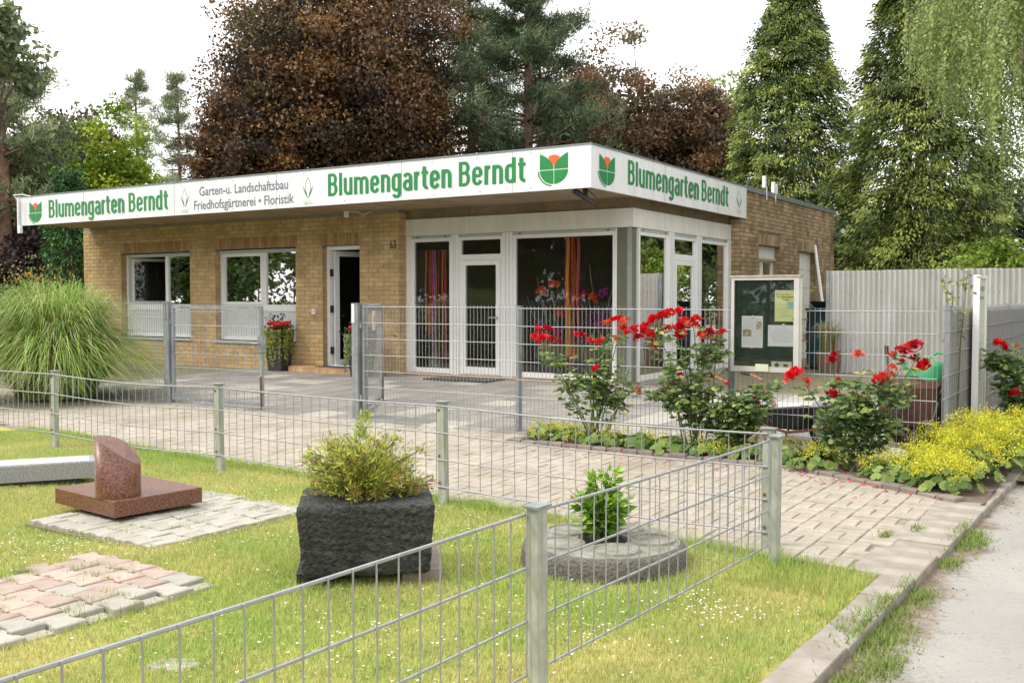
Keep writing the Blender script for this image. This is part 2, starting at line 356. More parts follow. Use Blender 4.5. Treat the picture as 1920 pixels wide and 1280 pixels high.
# paving of the path: rows run away from the camera, each stone a bevelled block
def paver_mesh(name, a, b, h, m): return MB().prism([(-a / 2, -b / 2), (a / 2, -b / 2), (a / 2, b / 2), (-a / 2, b / 2)], 0, h, inset=.008).mesh(name, m)
MOD = .212; stones = []
for i in range(int(16 / MOD)):
    for j in range(21):
        xc = -1.06 - MOD * (i + .5); yc = 5.28 + MOD * (j + .5)
        for q in (-1, 1):
            o_ = (i + j) % 2; x, y = (xc + q * MOD / 4, yc) if o_ else (xc, yc + q * MOD / 4)
            if y < lawn_back(x) + .05 or x > kerb_x(y) - .20 or y > 9.5: continue
            if y > 8.78 - (max(0, x + 2.6) * .55) and x > -5.7: continue
            stones.append((x, y, o_))
def sees(x, y, z=.0):
    d = np.array([x, y, z]) - C0; w = d @ Fw
    return w > .3 and abs(d @ Rt) / w < 960 / FPX * 1.03 and abs(d @ Up) / w < 640 / FPX * 1.05
stones.sort(key=lambda s: (not sees(s[0], s[1]), s[0] ** 2 + s[1] ** 2))
pm = paver_mesh('paver', MOD / 2 - .007, MOD - .007, .055, 'paver')
for x, y, o_ in stones[:300]:
    inst('paver', pm, path, (x, y, -.045 + random.uniform(-.003, .004)), (random.uniform(-.01, .01), random.uniform(-.01, .01), random.uniform(-.015, .015) + (0 if o_ else PI / 2)))
mb = MB()
for x, y, o_ in stones[300:]:
    dz = random.uniform(-.003, .004); a, b = (MOD / 4 - .0035, MOD / 2 - .0035) if o_ else (MOD / 2 - .0035, MOD / 4 - .0035)
    mb.prism([(x - a, y - b), (x + a, y - b), (x + a, y + b), (x - a, y + b)], -.045, .01 + dz, inset=.008)
mb.build('paver_field', 'paver', path, kind='stuff')
# courtyard slabs, half a metre square, mixed greys
sm = [paver_mesh('slab', .488, .488, .05, k) for k in ('slab_grey', 'slab_dark', 'slab_light')]
for i in range(26):
    for j in range(10):
        x = -15.0 + .5 * i; y = 9.62 + .5 * j
        if y > 14.15 or x > -1.9: continue
        u = random.random(); k = 2 if u < .10 else (1 if u < .36 else 0)
        if x > -5.5 and u < .5: k = 2
        inst('slab', sm[k], cy, (x, y, court_z(y) - .045 + random.uniform(-.002, .002)), (math.atan(.0219), 0, 0))
# kerb between the lawn / path and the road, stone by stone
kb = thing('kerb', 'row of pale concrete kerb stones along the edge of the lane', 'kerb', (0, 0, 0))
y = .2; k = 0
while y < 12.5:
    ln = .42 if y < 5.6 else .30
    w = .175
    w = .36 if y > 5.55 else .175
    c = kerb_x(y + ln / 2) + .175 - w / 2
    MB().prism([(-w / 2, -ln / 2 + .004), (w / 2, -ln / 2 + .004), (w / 2, ln / 2 - .004), (-w / 2, ln / 2 - .004)], -.15, .006, inset=.008).build(
        'kerb_stone', 'kerb', kb, loc=(c + random.uniform(-.006, .006), y + ln / 2, random.uniform(-.006, .006)), rz=-.036 + random.uniform(-.01, .01))
    y += ln
# planting bed with its row of dark edging stones
bed = struct(sheet('planting_bed', -5.7, -.95, 7.95, 10.0, 0, 'soil', 40, 24, lambda X, Y: np.where((Y > 8.82 - np.clip(X + 2.6, 0, 2) * .55) & (Y < 9.9), .02 + .015 * np.sin(X * 9) * np.sin(Y * 11), -.03)))
eg = thing('bed_edging', 'row of dark weathered edging stones along the rose bed', 'edging')
pts = [(-5.65, 8.86), (-2.6, 8.80), (-1.12, 7.98)]
for (xa, ya), (xb, yb) in zip(pts[:-1], pts[1:]):
    Ls = math.hypot(xb - xa, yb - ya); n = int(Ls / .165); an = math.atan2(yb - ya, xb - xa)
    for q in range(n):
        t = (q + .5) / n
        MB().prism([(-.078, -.055), (.078, -.055), (.078, .055), (-.078, .055)], -.06, .045, inset=.014).build('edging_stone', 'edging', eg,
            loc=(xa + (xb - xa) * t, ya + (yb - ya) * t, random.uniform(-.008, .008)), rz=an + random.uniform(-.05, .05))

# ------------------------------------------------------------------ the shop building
shop = thing('flower_shop', 'low flat-roofed yellow brick shop with white sign fascia and glazed corner', 'building', (0, 0, 0))
YB, YG, XS, XG = 14.28, 14.52, -6.70, -6.92           # brick front, glass front, brick side, glass side
XL, XR = -20.84, -11.5                                  # ends of the brick front
FY, FX = 12.62, -6.67                                   # fascia planes
ZS, ZF0, ZF1 = 3.14, 3.10, 3.71
def rects(u0, u1, z0, z1, ops):
    out = []; c = u0
    for (a, b, p, q) in sorted(ops):
        if a > c: out.append((c, a, z0, z1))
        if p > z0: out.append((a, b, z0, p))
        if q < z1: out.append((a, b, q, z1))
        c = b
    if c < u1: out.append((c, u1, z0, z1))
    return out
def bricks(mb, fn, u0, u1, z0, z1, ops, phase=0., proud=.008):
    """stretcher courses on a face; fn(u, d, z) maps to space, d outward"""
    H_, L_, J = .0833, .25, .011; k = 0; z = z0
    while z + H_ - J <= z1 + .02:
        zc = z + H_ / 2; spans = [(u0, u1)]
        for (a, b, p, q) in ops:
            if p - .03 < zc < q + .02:
                ns = []
                for s0, s1 in spans:
                    if b <= s0 or a >= s1: ns.append((s0, s1)); continue
                    if a > s0: ns.append((s0, a))
                    if b < s1: ns.append((b, s1))
                spans = ns
        for s0, s1 in spans:
            u = u0 + phase - (L_ / 2 if k % 2 else 0) - L_
            while u < s1:
                a, b = max(u, s0), min(u + L_ - J, s1)
                if b - a > .03:
                    i = len(mb.v); pr = proud + random.uniform(-.002, .002)
                    mb.box(a, b, 0, 1, z, min(z + H_ - J, z1)); mb.map(lambda x, y, w, pr=pr: fn(x, -.03 if y < .5 else pr, w), i)
                u += L_
        z += H_; k += 1
def soldiers(mb, fn, a, b, z0, z1, proud=.010):
    n = max(1, round((b - a) / .0833)); w = (b - a) / n
    for q in range(n):
        i = len(mb.v); pr = proud + random.uniform(-.002, .002)
        mb.box(a + q * w + .005, a + (q + 1) * w - .005, 0, 1, z0 + .005, z1 - .005); mb.map(lambda x, y, w_, pr=pr: fn(x, -.03 if y < .5 else pr, w_), i)
fnF = lambda u, d, z: (u, YB - d, z)
fnS = lambda u, d, z: (XS + d, u, z)
W1, W2, DR = (-19.47, -17.17, .66, 2.53), (-16.38, -14.08, .64, 2.54), (-13.37, -12.43, .22, 2.54)
mb = MB()
for a, b, p, q in rects(XL, XR, .0, 3.3, [W1, W2, DR]): mb.box(a, b, YB, YB + .30, p, q)
mb.build('front_wall', 'mortar', shop)
mb = MB(); sol = MB(); opsB = []
for (a, b, p, q) in (W1, W2, DR):
    opsB.append((a, b, p, q)); opsB.append((a - .04, b + .04, q, q + .235)); soldiers(sol, fnF, a - .04, b + .04, q, q + .235)
bricks(mb, fnF, XL, XR, .09, ZS, opsB)
for (a, b, p, q) in (W1, W2, DR):   # reveals on the left of each opening
    bricks(mb, lambda u, d, z, a=a: (a + d - .004, YB + u, z), .004, .13, p + .02, q, [], .1)
bricks(mb, lambda u, d, z: (XR + d, YB + u, z), .0, .24, .09, ZS, [], .12)
bricks(mb, lambda u, d, z: (XL - d, YB + u, z), .0, 3.0, .09, ZS, [], .12)
mb.build('brick', 'brick', shop, kind='stuff'); sol.build('soldier_brick', 'brick_soldier', shop, kind='stuff')
# side wall
SW, SD = (20.02, 21.40, 1.35, 2.63), (22.87, 24.13, .10, 2.61)
mb = MB()
for a, b, p, q in rects(18.93, 25.88, .0, 3.66, [SW, SD]): mb.box(XS - .30, XS, a, b, p, q)
mb.box(XL, XS, 25.58, 25.879, 0, 3.66); mb.box(XL, XL + .3, YB + .301, 25.579, 0, 3.66)
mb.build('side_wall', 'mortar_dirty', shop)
mb = MB(); ops = []
for (a, b, p, q) in (SW, SD): ops += [(a, b, p, q), (a - .04, b + .04, q, q + .24)]; soldiers(mb, fnS, a - .04, b + .04, q, q + .24)
bricks(mb, fnS, 18.93, 25.88, .09, 3.66, ops, .1)
bricks(mb, lambda u, d, z: (XG + u, 18.93 - d, z), 0, .22, .09, ZS, [], .1)
for (a, b, p, q) in (SW, SD): bricks(mb, lambda u, d, z, b=b: (XS - u, b - d + .004, z), .004, .14, p, q, [], .05)
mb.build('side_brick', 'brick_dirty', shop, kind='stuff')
# roof slab, soffit, fascia, coping
box(-20.62, -6.70, 12.66, 19.1, ZS, 3.66).build('roof_slab', 'concrete', shop)
box(XL + .01, XS - .01, 19.1, 25.87, 3.4, 3.64).build('rear_roof', 'roof_felt', shop)
cp = box(XS - .34, XS + .035, 19.175, 25.93, 3.655, 3.755).build('coping', 'zinc', shop)
box(XS + .036, XS + .040, 22.8, 22.82, 3.657, 3.753).build('coping_joint', 'zinc', cp)
ff = box(-20.65, FX, FY, FY + .035, ZF0, ZF1).build('front_fascia', 'fascia_white', shop)
fs = box(FX - .035, FX, FY + .036, 19.17, ZF0, ZF1).build('side_fascia', 'fascia_white', shop)
box(-20.66, FX + .012, FY - .012, 19.172, ZF1, ZF1 + .022).build('fascia_trim', 'zinc', shop)
for x in (-18.4, -15.6, -12.9, -10.1, -8.0): box(x, x + .006, FY - .002, FY + .01, ZF0 + .002, ZF1 - .002).build('panel_joint', 'letter_grey', ff)
for yv in (15.2, 17.6): box(FX - .01, FX + .002, yv, yv + .006, ZF0 + .002, ZF1 - .002).build('panel_joint', 'letter_grey', fs)
scr = MB().lathe([(.009, 0), (.009, .004), (.004, .006)], 8).mesh('screw', 'letter_grey')
for x in np.arange(-20.3, -6.8, .9):
    for z in (ZF0 + .05, ZF1 - .05): inst('screw', scr, ff, (x + random.uniform(-.05, .05), FY, z), (PI / 2, 0, 0))
# concrete beam and white panel over the glass
box(XR, XG - .02, YG - .02, YG + .28, 2.965, ZS).build('front_beam', 'beam', shop)
box(XG - .30, XG - .02, YG + .281, 18.92, 2.965, ZS).build('side_beam', 'beam', shop)
for x in (-10.1, -8.6): box(x, x + .012, YG - .024, YG, 2.966, ZS - .001).build('beam_joint', 'mortar_dirty', shop)
box(XR + .003, XG + .03, YG - .05, YG + .12, 2.665, 2.965).build('front_panel_band', 'white_panel', shop)
box(XG - .12, XG + .03, YG + .121, 18.92, 2.665, 2.964).build('side_panel_band', 'white_panel', shop)
# ---- text
def glyphs(body, bold=0., shear=0.):
    cu = bpy.data.curves.new('t', 'FONT'); cu.body = body; cu.size = 1; cu.offset = bold; cu.shear = shear; cu.resolution_u = 4
    o = bpy.data.objects.new('t', cu); COL.objects.link(o); dg = bpy.context.evaluated_depsgraph_get()
    me = bpy.data.meshes.new_from_object(o.evaluated_get(dg)); bpy.data.objects.remove(o)
    V = np.empty(len(me.vertices) * 3, np.float32); me.vertices.foreach_get('co', V); V = V.reshape(-1, 3)
    fc = [tuple(p.vertices) for p in me.polygons]; bpy.data.meshes.remove(me); bpy.data.curves.remove(cu); return V, fc
CAPH = float(glyphs('B')[0][:, 1].max())
def put_text(body, fn, u0, width, zbase, cap, m, parent, name='lettering', bold=.010, shear=0.):
    """one mesh per word; the whole line is fitted to width, capitals to cap"""
    full = glyphs(body, bold, shear)[0]; xa, xb = full[:, 0].min(), full[:, 0].max(); sx = width / (xb - xa); sy = cap / CAPH; pre = ''
    for wd_ in body.split(' '):
        pre = (pre + ' ' + wd_) if pre else wd_; V, fc = glyphs(wd_, bold, shear); end = glyphs(pre, bold, shear)[0][:, 0].max(); off = end - V[:, 0].max()
        r = MB(); r.v = [fn(u0 + (float(a) + off - xa) * sx, zbase + float(b) * sy) for a, b, c in V]; r.f = fc; r.build(name, m, parent)
def _arc(cx, cy, rx, ry, a0, a1, n=8): return [(cx + rx * math.cos(math.radians(a0 + (a1 - a0) * i / n)), cy + ry * math.sin(math.radians(a0 + (a1 - a0) * i / n))) for i in range(n + 1)]
_w, _t, _x = .27, .15, .76; _h = _x - _t * .42; _b = _t * .42; _r = _w / 2
GL_ = {'l': (0, [[(0, 0), (0, 1)]]),
 'n': (_w, [[(0, 0), (0, _x)], [(0, _h - .17)] + _arc(_r, _h - .17, _r, .17, 180, 0) + [(_w, 0)]]),
 'm': (2 * _w, [[(0, 0), (0, _x)], [(0, _h - .17)] + _arc(_r, _h - .17, _r, .17, 180, 0) + [(_w, 0)], [(_w, _h - .17)] + _arc(_w + _r, _h - .17, _r, .17, 180, 0) + [(2 * _w, 0)]]),
 'u': (_w, [[(_w, 0), (_w, _x)], [(0, _x)] + _arc(_r, _b + .17, _r, .17, 180, 360) + [(_w, _b + .2)]]),
 'r': (.09, [[(0, 0), (0, _x)], [(0, _h - .2)] + _arc(.15, _h - .2, .15, .2, 180, 85)]),
 'e': (_w, [[(_w, .385), (_w, _h - .17)] + _arc(_r, _h - .17, _r, .17, 0, 180) + [(0, _b + .17)] + _arc(_r, _b + .17, _r, .17, 180, 350), [(0, .385), (_w, .385)]]),
 'a': (_w, [_arc(_r, _h - .15, _r, .15, 165, 0) + [(_w, 0)], [(_w, .44)] + _arc(_r, .235, _r, .185, 70, 290) + [(_w, .15)]]),
 'g': (_w, [[(_w, _x), (_w, -.06)] + _arc(_r, -.08, _r, .14, 0, -165), [(_w, _h - .16)] + _arc(_r, _h - .16, _r, .16, 0, 180) + _arc(_r, .21, _r, .15, 180, 360)]),
 't': (.15, [[(.06, .95), (.06, .22)] + _arc(.2, .22, .14, .16, 180, 275), [(-.06, .70), (.22, .70)]]),
 'd': (_w, [[(_w, 0), (_w, 1)], [(_w, _h - .16)] + _arc(_r, _h - .16, _r, .16, 0, 180) + _arc(_r, _b + .16, _r, .16, 180, 360)]),
 'B': (.32, [[(0, 0), (0, 1)], [(0, .935), (.17, .935)] + _arc(.17, .735, .13, .2, 90, -90) + [(0, .535)], [(.16, .535)] + _arc(.17, .30, .15, .235, 90, -90) + [(0, .065)]])}
def bold_text(body, fn, u0, width, zb_, cap, m, parent):
    gap = _t + .075; pen = 0.; words = []
    for wd_ in body.split(' '):
        st = []
        for ch in wd_: w_, ss = GL_[ch]; st += [[(x + pen, y) for x, y in q] for q in ss]; pen += w_ + gap
        words.append(st); pen += .22
    tot = pen - .22 - gap + _t; sx = width / tot
    for st in words:
        r = MB(); k = 0
        for pl in st:
            P_ = [np.array((x * sx, y * cap)) for x, y in pl]; hw = _t * .5
            i = len(r.v)
            for j, p in enumerate(P_):
                d = P_[min(j + 1, len(P_) - 1)] - P_[max(j - 1, 0)]; d = d / (np.linalg.norm(d) + 1e-9); nrm_ = np.array((-d[1], d[0])); wv = hw * math.hypot(nrm_[0] * sx, nrm_[1] * cap * .84)
                for q in (-1, 1): c_ = p + nrm_ * wv * q; r.v.append(fn(u0 + _t / 2 * sx + c_[0], zb_ + c_[1], k * .0004))
            r.f += [(i + 2 * j, i + 2 * j + 1, i + 2 * j + 3, i + 2 * j + 2) for j in range(len(P_) - 1)]; k += 1
        r.build('lettering', m, parent)
fF = lambda u, z: (u, FY - .004, z); fS = lambda u, z: (FX + .004, u, z)
fF3 = lambda u, z, k: (u, FY - .004 - k, z); fS3 = lambda u, z, k: (FX + .004 + k, u, z)
bold_text('Blumengarten Berndt', fF3, -19.60, 3.83, 3.225, .375, 'letter_green', ff)
bold_text('Blumengarten Berndt', fF3, -11.68, 3.92, 3.245, .378, 'letter_green', ff)
bold_text('Blumengarten Berndt', fS3, 13.81, 4.33, 3.255, .375, 'letter_green', fs)
put_text('Garten-u. Landschaftsbau', fF, -14.89, 2.28, 3.43, .16, 'letter_grey', ff, bold=.012)
put_text('Friedhofsg\u00e4rtnerei \u2022 Floristik', fF, -15.04, 2.57, 3.18, .16, 'letter_grey', ff, bold=.012)
def flat(poly, fn, m, name, parent):
    r = MB(); r.v = [fn(a, b) for a, b in poly]; r.f = [tuple(range(len(poly)))]; return r.build(name, m, parent)
def arc(cx, cy, rx, ry, a0, a1, n=14): return [(cx + rx * math.cos(math.radians(a0 + (a1 - a0) * i / n)), cy + ry * math.sin(math.radians(a0 + (a1 - a0) * i / n))) for i in range(n + 1)]
def tulip(fn0, uc, zc, w, h, parent):
    """flower emblem: two green petals over a quartered cup, red heart, green shadow line"""
    fn = lambda a, b: fn0(uc + a * w / 2, zc + b * h / 2); g = .025
    # lower cup halves
    for s in (-1, 1):
        flat([(s * g, -.06), (s * .97, -.06)] + [(s * .97 * math.cos(math.radians(t)), -.06 - .86 * math.sin(math.radians(t))) for t in range(10, 91, 10)][:-1] + [(s * g, -.92)], fn, 'letter_green', 'emblem_cup', parent)
        flat([(s * g, 0.0), (s * g, .12)] + [(s * (.06 + .9 * (t / 8.) ** 1.6), .12 + .86 * (t / 8.) ** .75) for t in range(1, 9)] + [(s * .97, 0.0)], fn, 'letter_green', 'emblem_petal', parent)
    flat([(0, .16)] + [(.42 * math.sin(math.radians(t)) * 1.1, .16 + .72 * (1 - .12 * (1 - math.cos(math.radians(t)))) * math.cos(math.radians(t * .55))) for t in range(-60, 61, 12)][::-1], fn, 'orange_print', 'emblem_heart', parent)
    o = arc(-.02, -.06, 1.10, 1.0, 183, 262); i_ = arc(.0, -.06, 1.03, .93, 183, 262)
    flat(o + i_[::-1], fn, 'letter_green', 'emblem_shadow', parent)
tulip(fF, -20.07, 3.36, .46, .46, ff); tulip(fF, -7.28, 3.40, .49, .47, ff); tulip(fS, 13.115, 3.385, .52, .46, fs)
def lily(fn0, uc, z0, w, h, parent):
    fn = lambda a, b: fn0(uc + a * w / 2, z0 + b * h)
    def stroke(pl, t, m, nm):
        L = []; R = []
        for i, p in enumerate(pl):
            a = pl[max(i - 1, 0)]; b = pl[min(i + 1, len(pl) - 1)]; dx, dy = (b[0] - a[0]) * w / 2, (b[1] - a[1]) * h; l = math.hypot(dx, dy) or 1
            nx_, ny_ = -dy / l * t, dx / l * t; L.append((p[0] + nx_ / (w / 2), p[1] + ny_ / h)); R.append((p[0] - nx_ / (w / 2), p[1] - ny_ / h))
        flat(L + R[::-1], fn, m, nm, parent)
    for s in (-1, 1):
        stroke([(s * .45 * math.sin(PI * t / 10.) ** .9 if t < 10 else 0, .30 + .62 * t / 10.) for t in range(1, 11)], .004, 'letter_grey', 'emblem_outline')
        flat([(0, .2), (s * .3, .30), (s * .62, .46), (s * .85, .66), (s * .5, .50), (s * .22, .36)], fn, 'letter_green', 'emblem_leaf', parent)
        stroke([(s * .95, .14), (s * .95, 1.0)], .0022, 'pale_print', 'emblem_frame')
    stroke([(-.95, 1.0), (.95, 1.0)], .0022, 'pale_print', 'emblem_frame'); stroke([(-.95, .14), (.95, .14)], .0022, 'pale_print', 'emblem_frame')
    stroke([(-.8, .08), (.8, .08)], .006, 'pale_print', 'emblem_caption'); stroke([(-.75, .02), (.75, .02)], .006, 'pale_print', 'emblem_caption')
lily(fF, -15.295, 3.135, .27, .49, ff); lily(fF, -12.14, 3.13, .28, .50, ff); lily(fS, 18.74, 3.17, .36, .49, fs)
# house number, bell
put_text('63', lambda u, z: (u, YB - .016, z), -11.70, .15, 2.44, .14, 'black', shop, 'house_number', bold=.014)
bl = box(-13.625, -13.545, YB - .05, YB - .012, 1.22, 1.32).build('door_bell', 'frame_white', shop); box(-13.59, -13.57, YB - .053, YB - .05, 1.26, 1.29).build('bell_button', 'letter_grey', bl)
# ---- windows and doors: pl(u, d, z) with d outward
def PB(pl, u0, u1, d0, d1, z0, z1):
    r = MB().box(u0, u1, d0, d1, z0, z1); r.map(lambda a, b, c: pl(a, b, c)); return r
plF = lambda u, d, z: (u, YB - d, z); plG = lambda u, d, z: (u, YG - d, z); plS = lambda u, d, z: (XG + d, u, z); plW = lambda u, d, z: (XS + d, u, z)
def frame(pl, u0, u1, d0, d1, z0, z1, w, name, parent, m='frame_white', wb=None):
    wb = wb or w; r = MB()
    for (a, b, p, q) in ((u0, u0 + w, z0, z1), (u1 - w, u1, z0, z1), (u0 + w, u1 - w, z1 - w, z1), (u0 + w, u1 - w, z0, z0 + wb)):
        i = len(r.v); r.box(a, b, d0, d1, p, q)
    r.map(pl); return r.build(name, m, parent)
def pane(pl, u0, u1, d, z0, z1, parent, m='glass'): return PB(pl, u0, u1, d, d + .006, z0, z1).build('pane', m, parent)
# office windows
for wi, (a, b, p, q) in enumerate((W1, W2)):
    w = frame(plF, a + .005, b - .005, -.20, -.125, p + .03, q - .02, .07, 'window', shop)
    PB(plF, a + .07, b - .07, -.122, -.10, q - .085, q - .022).build('roller_guide', 'frame_grey', w)
    PB(plF, a + .01, b - .01, -.19, -.13, 1.27, 1.40).build('transom', 'frame_white', w)
    mcx = a + (b - a) * (.60 if wi == 0 else .565)
    PB(plF, mcx - .045, mcx + .045, -.197, -.128, 1.40, q - .09).build('mullion', 'frame_white', w)
    PB(plF, a + .07, b - .07, -.165, -.150, p + .10, 1.27).build('frosted_panel', 'frost', w)
    pane(plF, mcx + .045, b - .075, -.165, 1.40, q - .09, w)
    if wi == 1:
        s = frame(plF, a + .075, mcx - .045, -.185, -.115, 1.40, q - .09, .06, 'sash', w); pane(plF, a + .135, mcx - .105, -.155, 1.46, q - .15, s)
    else:   # sash swung inwards
        sa = frame(lambda u, d, z: (a + .085 + u * .45 - d * .9, YB + .20 + u * .89 + d * .45, z), 0, 1.05, 0, .06, 1.41, q - .10, .06, 'open_sash', w)
        pane(lambda u, d, z: (a + .085 + u * .45 - d * .9, YB + .20 + u * .89 + d * .45, z), .06, .99, .03, 1.47, q - .16, sa)
    PB(plF, a - .03, b + .03, -.12, .045, p - .035, p + .005).build('window_sill', 'frame_grey', w)
# entrance door: frame, leaf swung inwards
a, b, p, q = DR
ed = frame(plF, a + .003, b - .003, -.22, -.11, p, q - .01, .075, 'entrance_door', shop, wb=.02)
lf = frame(lambda u, d, z: (a + .10 + u * .28 + d * .95, YB + .19 + u * .95 - d * .28, z), 0, .80, 0, .06, p + .02, q - .10, .10, 'door_leaf', ed)
pane(lambda u, d, z: (a + .10 + u * .28 + d * .95, YB + .19 + u * .95 - d * .28, z), .1, .7, .03, p + .12, q - .2, lf)
for zz in (.45, 1.25, 1.95): PB(plF, a + .085, a + .105, -.20, -.105, zz, zz + .14).build('hinge', 'black', ed)
# door step with its row of tiles
st = box(-13.95, -11.9, 13.93, YB - .012, .03, .205).build('door_step', 'mortar', shop)
for q in range(10):
    box(-13.95 + q * .205 + .004, -13.95 + (q + 1) * .205 - .004, 13.918, 13.93, .05, .195).build('step_tile', 'tile_step', st)
    box(-13.95 + q * .205 + .004, -13.95 + (q + 1) * .205 - .004, 13.925, 14.26, .206, .222).build('step_tile', 'tile_step', st)
# glazed shop front
zt, zb = 2.66, .17
gf = thing  # (glazing stays part of the shop)
box(XR, XG + .01, YG - .10, YG + .25, .02, zb).build('front_plinth', 'wood', shop); box(XG - .25, XG + .02, YG + .251, 18.92, .02, zb - .002).build('side_plinth', 'slab_light', shop)
def mull(pl, u0, u1, z0=zb, z1=zt, d=.035, m='frame_white'):
    r = PB(pl, u0, u1, -.06, d, z0, z1).build('mullion', m, shop)
    if u1 - u0 > .12:
        PB(pl, u0 + .3 * (u1 - u0), u0 + .34 * (u1 - u0), d, d + .003, z0, z1).build('groove', 'frame_grey', r)
        PB(pl, u0 + .66 * (u1 - u0), u0 + .70 * (u1 - u0), d, d + .003, z0, z1).build('groove', 'frame_grey', r)
    return r
def shopwin(pl, u0, u1, name='shop_window'):
    w = frame(pl, u0, u1, -.05, .012, zb + .005, zt - .05, .06, name, shop, wb=.09)
    pane(pl, u0 + .06, u1 - .06, -.02, zb + .095, zt - .11, w)
    g = PB(pl, u0, u1, -.05, .02, zt - .05, zt).build('roller_guide', 'frame_grey', w)
    for u in (u0 + .12, u1 - .16): PB(pl, u, u + .05, .02, .026, zt - .035, zt - .018).build('vent', 'black', w)
    return w
def shopdoor(pl, u0, u1, hs):
    w = frame(pl, u0, u1, -.055, .012, zb + .005, zt - .05, .055, 'shop_door', shop, wb=.02)
    PB(pl, u0 + .055, u1 - .055, -.05, .010, 2.20, 2.30).build('transom', 'frame_white', w); pane(pl, u0 + .055, u1 - .055, -.02, 2.30, zt - .105, w)
    PB(pl, u0, u1, -.05, .02, zt - .05, zt).build('roller_guide', 'frame_grey', w)
    l = frame(pl, u0 + .06, u1 - .06, -.045, .022, zb + .025, 2.195, .085, 'door_leaf', w, wb=.12); pane(pl, u0 + .145, u1 - .145, -.01, zb + .145, 2.11, l)
    h = u1 - .115 if hs > 0 else u0 + .115
    PB(pl, h - .012, h + .012, .022, .07, 1.18, 1.205).build('handle_stem', 'galv', l); PB(pl, h - (.13 if hs > 0 else 0), h + (0 if hs > 0 else .13), .065, .085, 1.18, 1.205).build('handle', 'galv', l)
mull(plG, XR + .002, -11.38); shopwin(plG, -11.38, -10.47); mull(plG, -10.47, -10.32); shopdoor(plG, -10.32, -9.38, 1); mull(plG, -9.38, -9.18)
shopwin(plG, -9.18, -7.21); mull(plG, -7.21, -7.185)
col = box(-7.185, XG, YG - .03, YG + .14, zb - .1, zt).build('corner_column', 'column', shop); box(-7.0, XG + .004, YG - .034, YG - .03, zb - .1, zt - .001).build('column_trim', 'galv', col)
mull(plS, 14.69, 14.72); shopwin(plS, 14.72, 15.90); mull(plS, 15.90, 16.12); shopdoor(plS, 16.12, 17.16, -1); mull(plS, 17.16, 17.38); shopwin(plS, 17.38, 18.76); mull(plS, 18.76, 18.92)
# side window with shutter box, blocked-up side doorway of white blocks
w = frame(plW, SW[0] + .004, SW[1] - .004, -.20, -.13, SW[2], 2.37, .07, 'side_window', shop); PB(plW, SW[0] + .003, SW[1] - .003, -.21, -.10, 2.372, SW[3] - .002).build('shutter_box', 'white_panel', w)
PB(plW, 20.62, 20.70, -.19, -.132, SW[2] + .07, 2.30).build('mullion', 'frame_white', w); pane(plW, 20.70, SW[1] - .074, -.165, SW[2] + .07, 2.30, w); pane(plW, SW[0] + .074, 20.62, -.165, SW[2] + .07, 2.30, w)
PB(plW, SW[0] + .02, SW[1] - .02, -.098, -.06, 2.33, 2.372).build('shutter_slat', 'stone', w)
for k in range(6):
    PB(plW, SD[0] + .002, SD[1] - .42 if k < 0 else SD[1] - .002, -.20, -.10, .10 + k * .418 + .004, .10 + (k + 1) * .418 - .004).build('white_block', 'white_panel', shop)
# interior: floor, ceiling, back walls
box(XR + .02, XG - .1, YG + .28, 18.9, .10, .165).build('shop_floor', 'interior_floor', shop)
box(-20.5, XR - .02, YB + .31, 18.9, .10, .16).build('office_floor', 'interior_dark', shop)
box(-20.5, XG - .305, 19.0, 19.12, .1, 3.13).build('inner_back_wall', 'interior_wall', shop)
box(XR - .14, XR - .02, YG + .3, 18.99, .1, 3.13).build('inner_partition', 'interior_wall', shop)
box(-16.0, -15.9, YB + .35, 18.99, .16, 3.13).build('inner_partition', 'interior_dark', shop)
cb = thing('cupboard', 'brown cupboard standing inside the open entrance door', 'cupboard', (-13.6, 16.3, .16)); box(0, .9, 0, .45, 0, 1.9).build('body', 'wood', cb)
for k in range(2): dr_ = box(.02 + k * .44, .44 + k * .44, -.02, -.001, .05, 1.85).build('door', 'tile_step', cb); box(.38 + k * .1, .40 + k * .1, -.035, -.021, .9, 1.05).build('handle', 'galv', dr_)
bd = frame(lambda u, d, z: (u, 18.99 - d, z), -9.6, -8.2, 0, .03, .17, 2.35, .16, 'inner_door', shop, m='interior_floor')

# ------------------------------------------------------------------ things on the shop
c = thing('spotlight', 'small black spotlight hanging under the corner of the sign fascia', 'spotlight', (-6.86, 12.80, ZF0 + .04))
box(-.03, .03, -.02, .02, -.16, .01).build('bracket', 'black', c); MB().tube([(-.16, -.06, -.05), (.10, .05, -.24)], [.045, .03], 8).build('housing', 'black', c)
MB().tube([(.10, .05, -.24), (.13, .06, -.30), (.2, .05, -.2), (.1, .02, -.1), (.0, 0, -.02)], .008, 5).build('cable', 'black', c)
for (yv, k) in ((20.35, 0), (20.95, 1)):
    an = thing('roof_antenna', ['slim white radio antenna box on the roof edge, nearer the sign fascia', 'white twin radio antenna box on the roof edge, farther from the sign fascia'][k], 'antenna', (XS + .05, yv, 3.56), 0, 'antennas on the roof edge'); an.scale = (.62, .62, .62)
    MB().tube([(0, 0, 0), (0, 0, .42 - k * .08), (-.05, -.03, .5 - k * .08)], .018, 6).build('bracket', 'frame_white', an)
    box(-.13, -.03, -.09, .05, .42 - k * .1, .80 - k * .1).build('housing', 'frame_white', an)
    if k: box(-.10, .0, .08, .24, .30, .64).build('housing', 'frame_white', an)
    MB().tube([(0, 0, .1), (-.06, .2 - .4 * k, .28), (-.1, .3 - .5 * k, .22)], .012, 5).build('cable', 'frame_white', an)
c = thing('security_camera', 'grey security camera on the far corner of the brick side wall', 'camera', (XS, 25.8, 3.05))
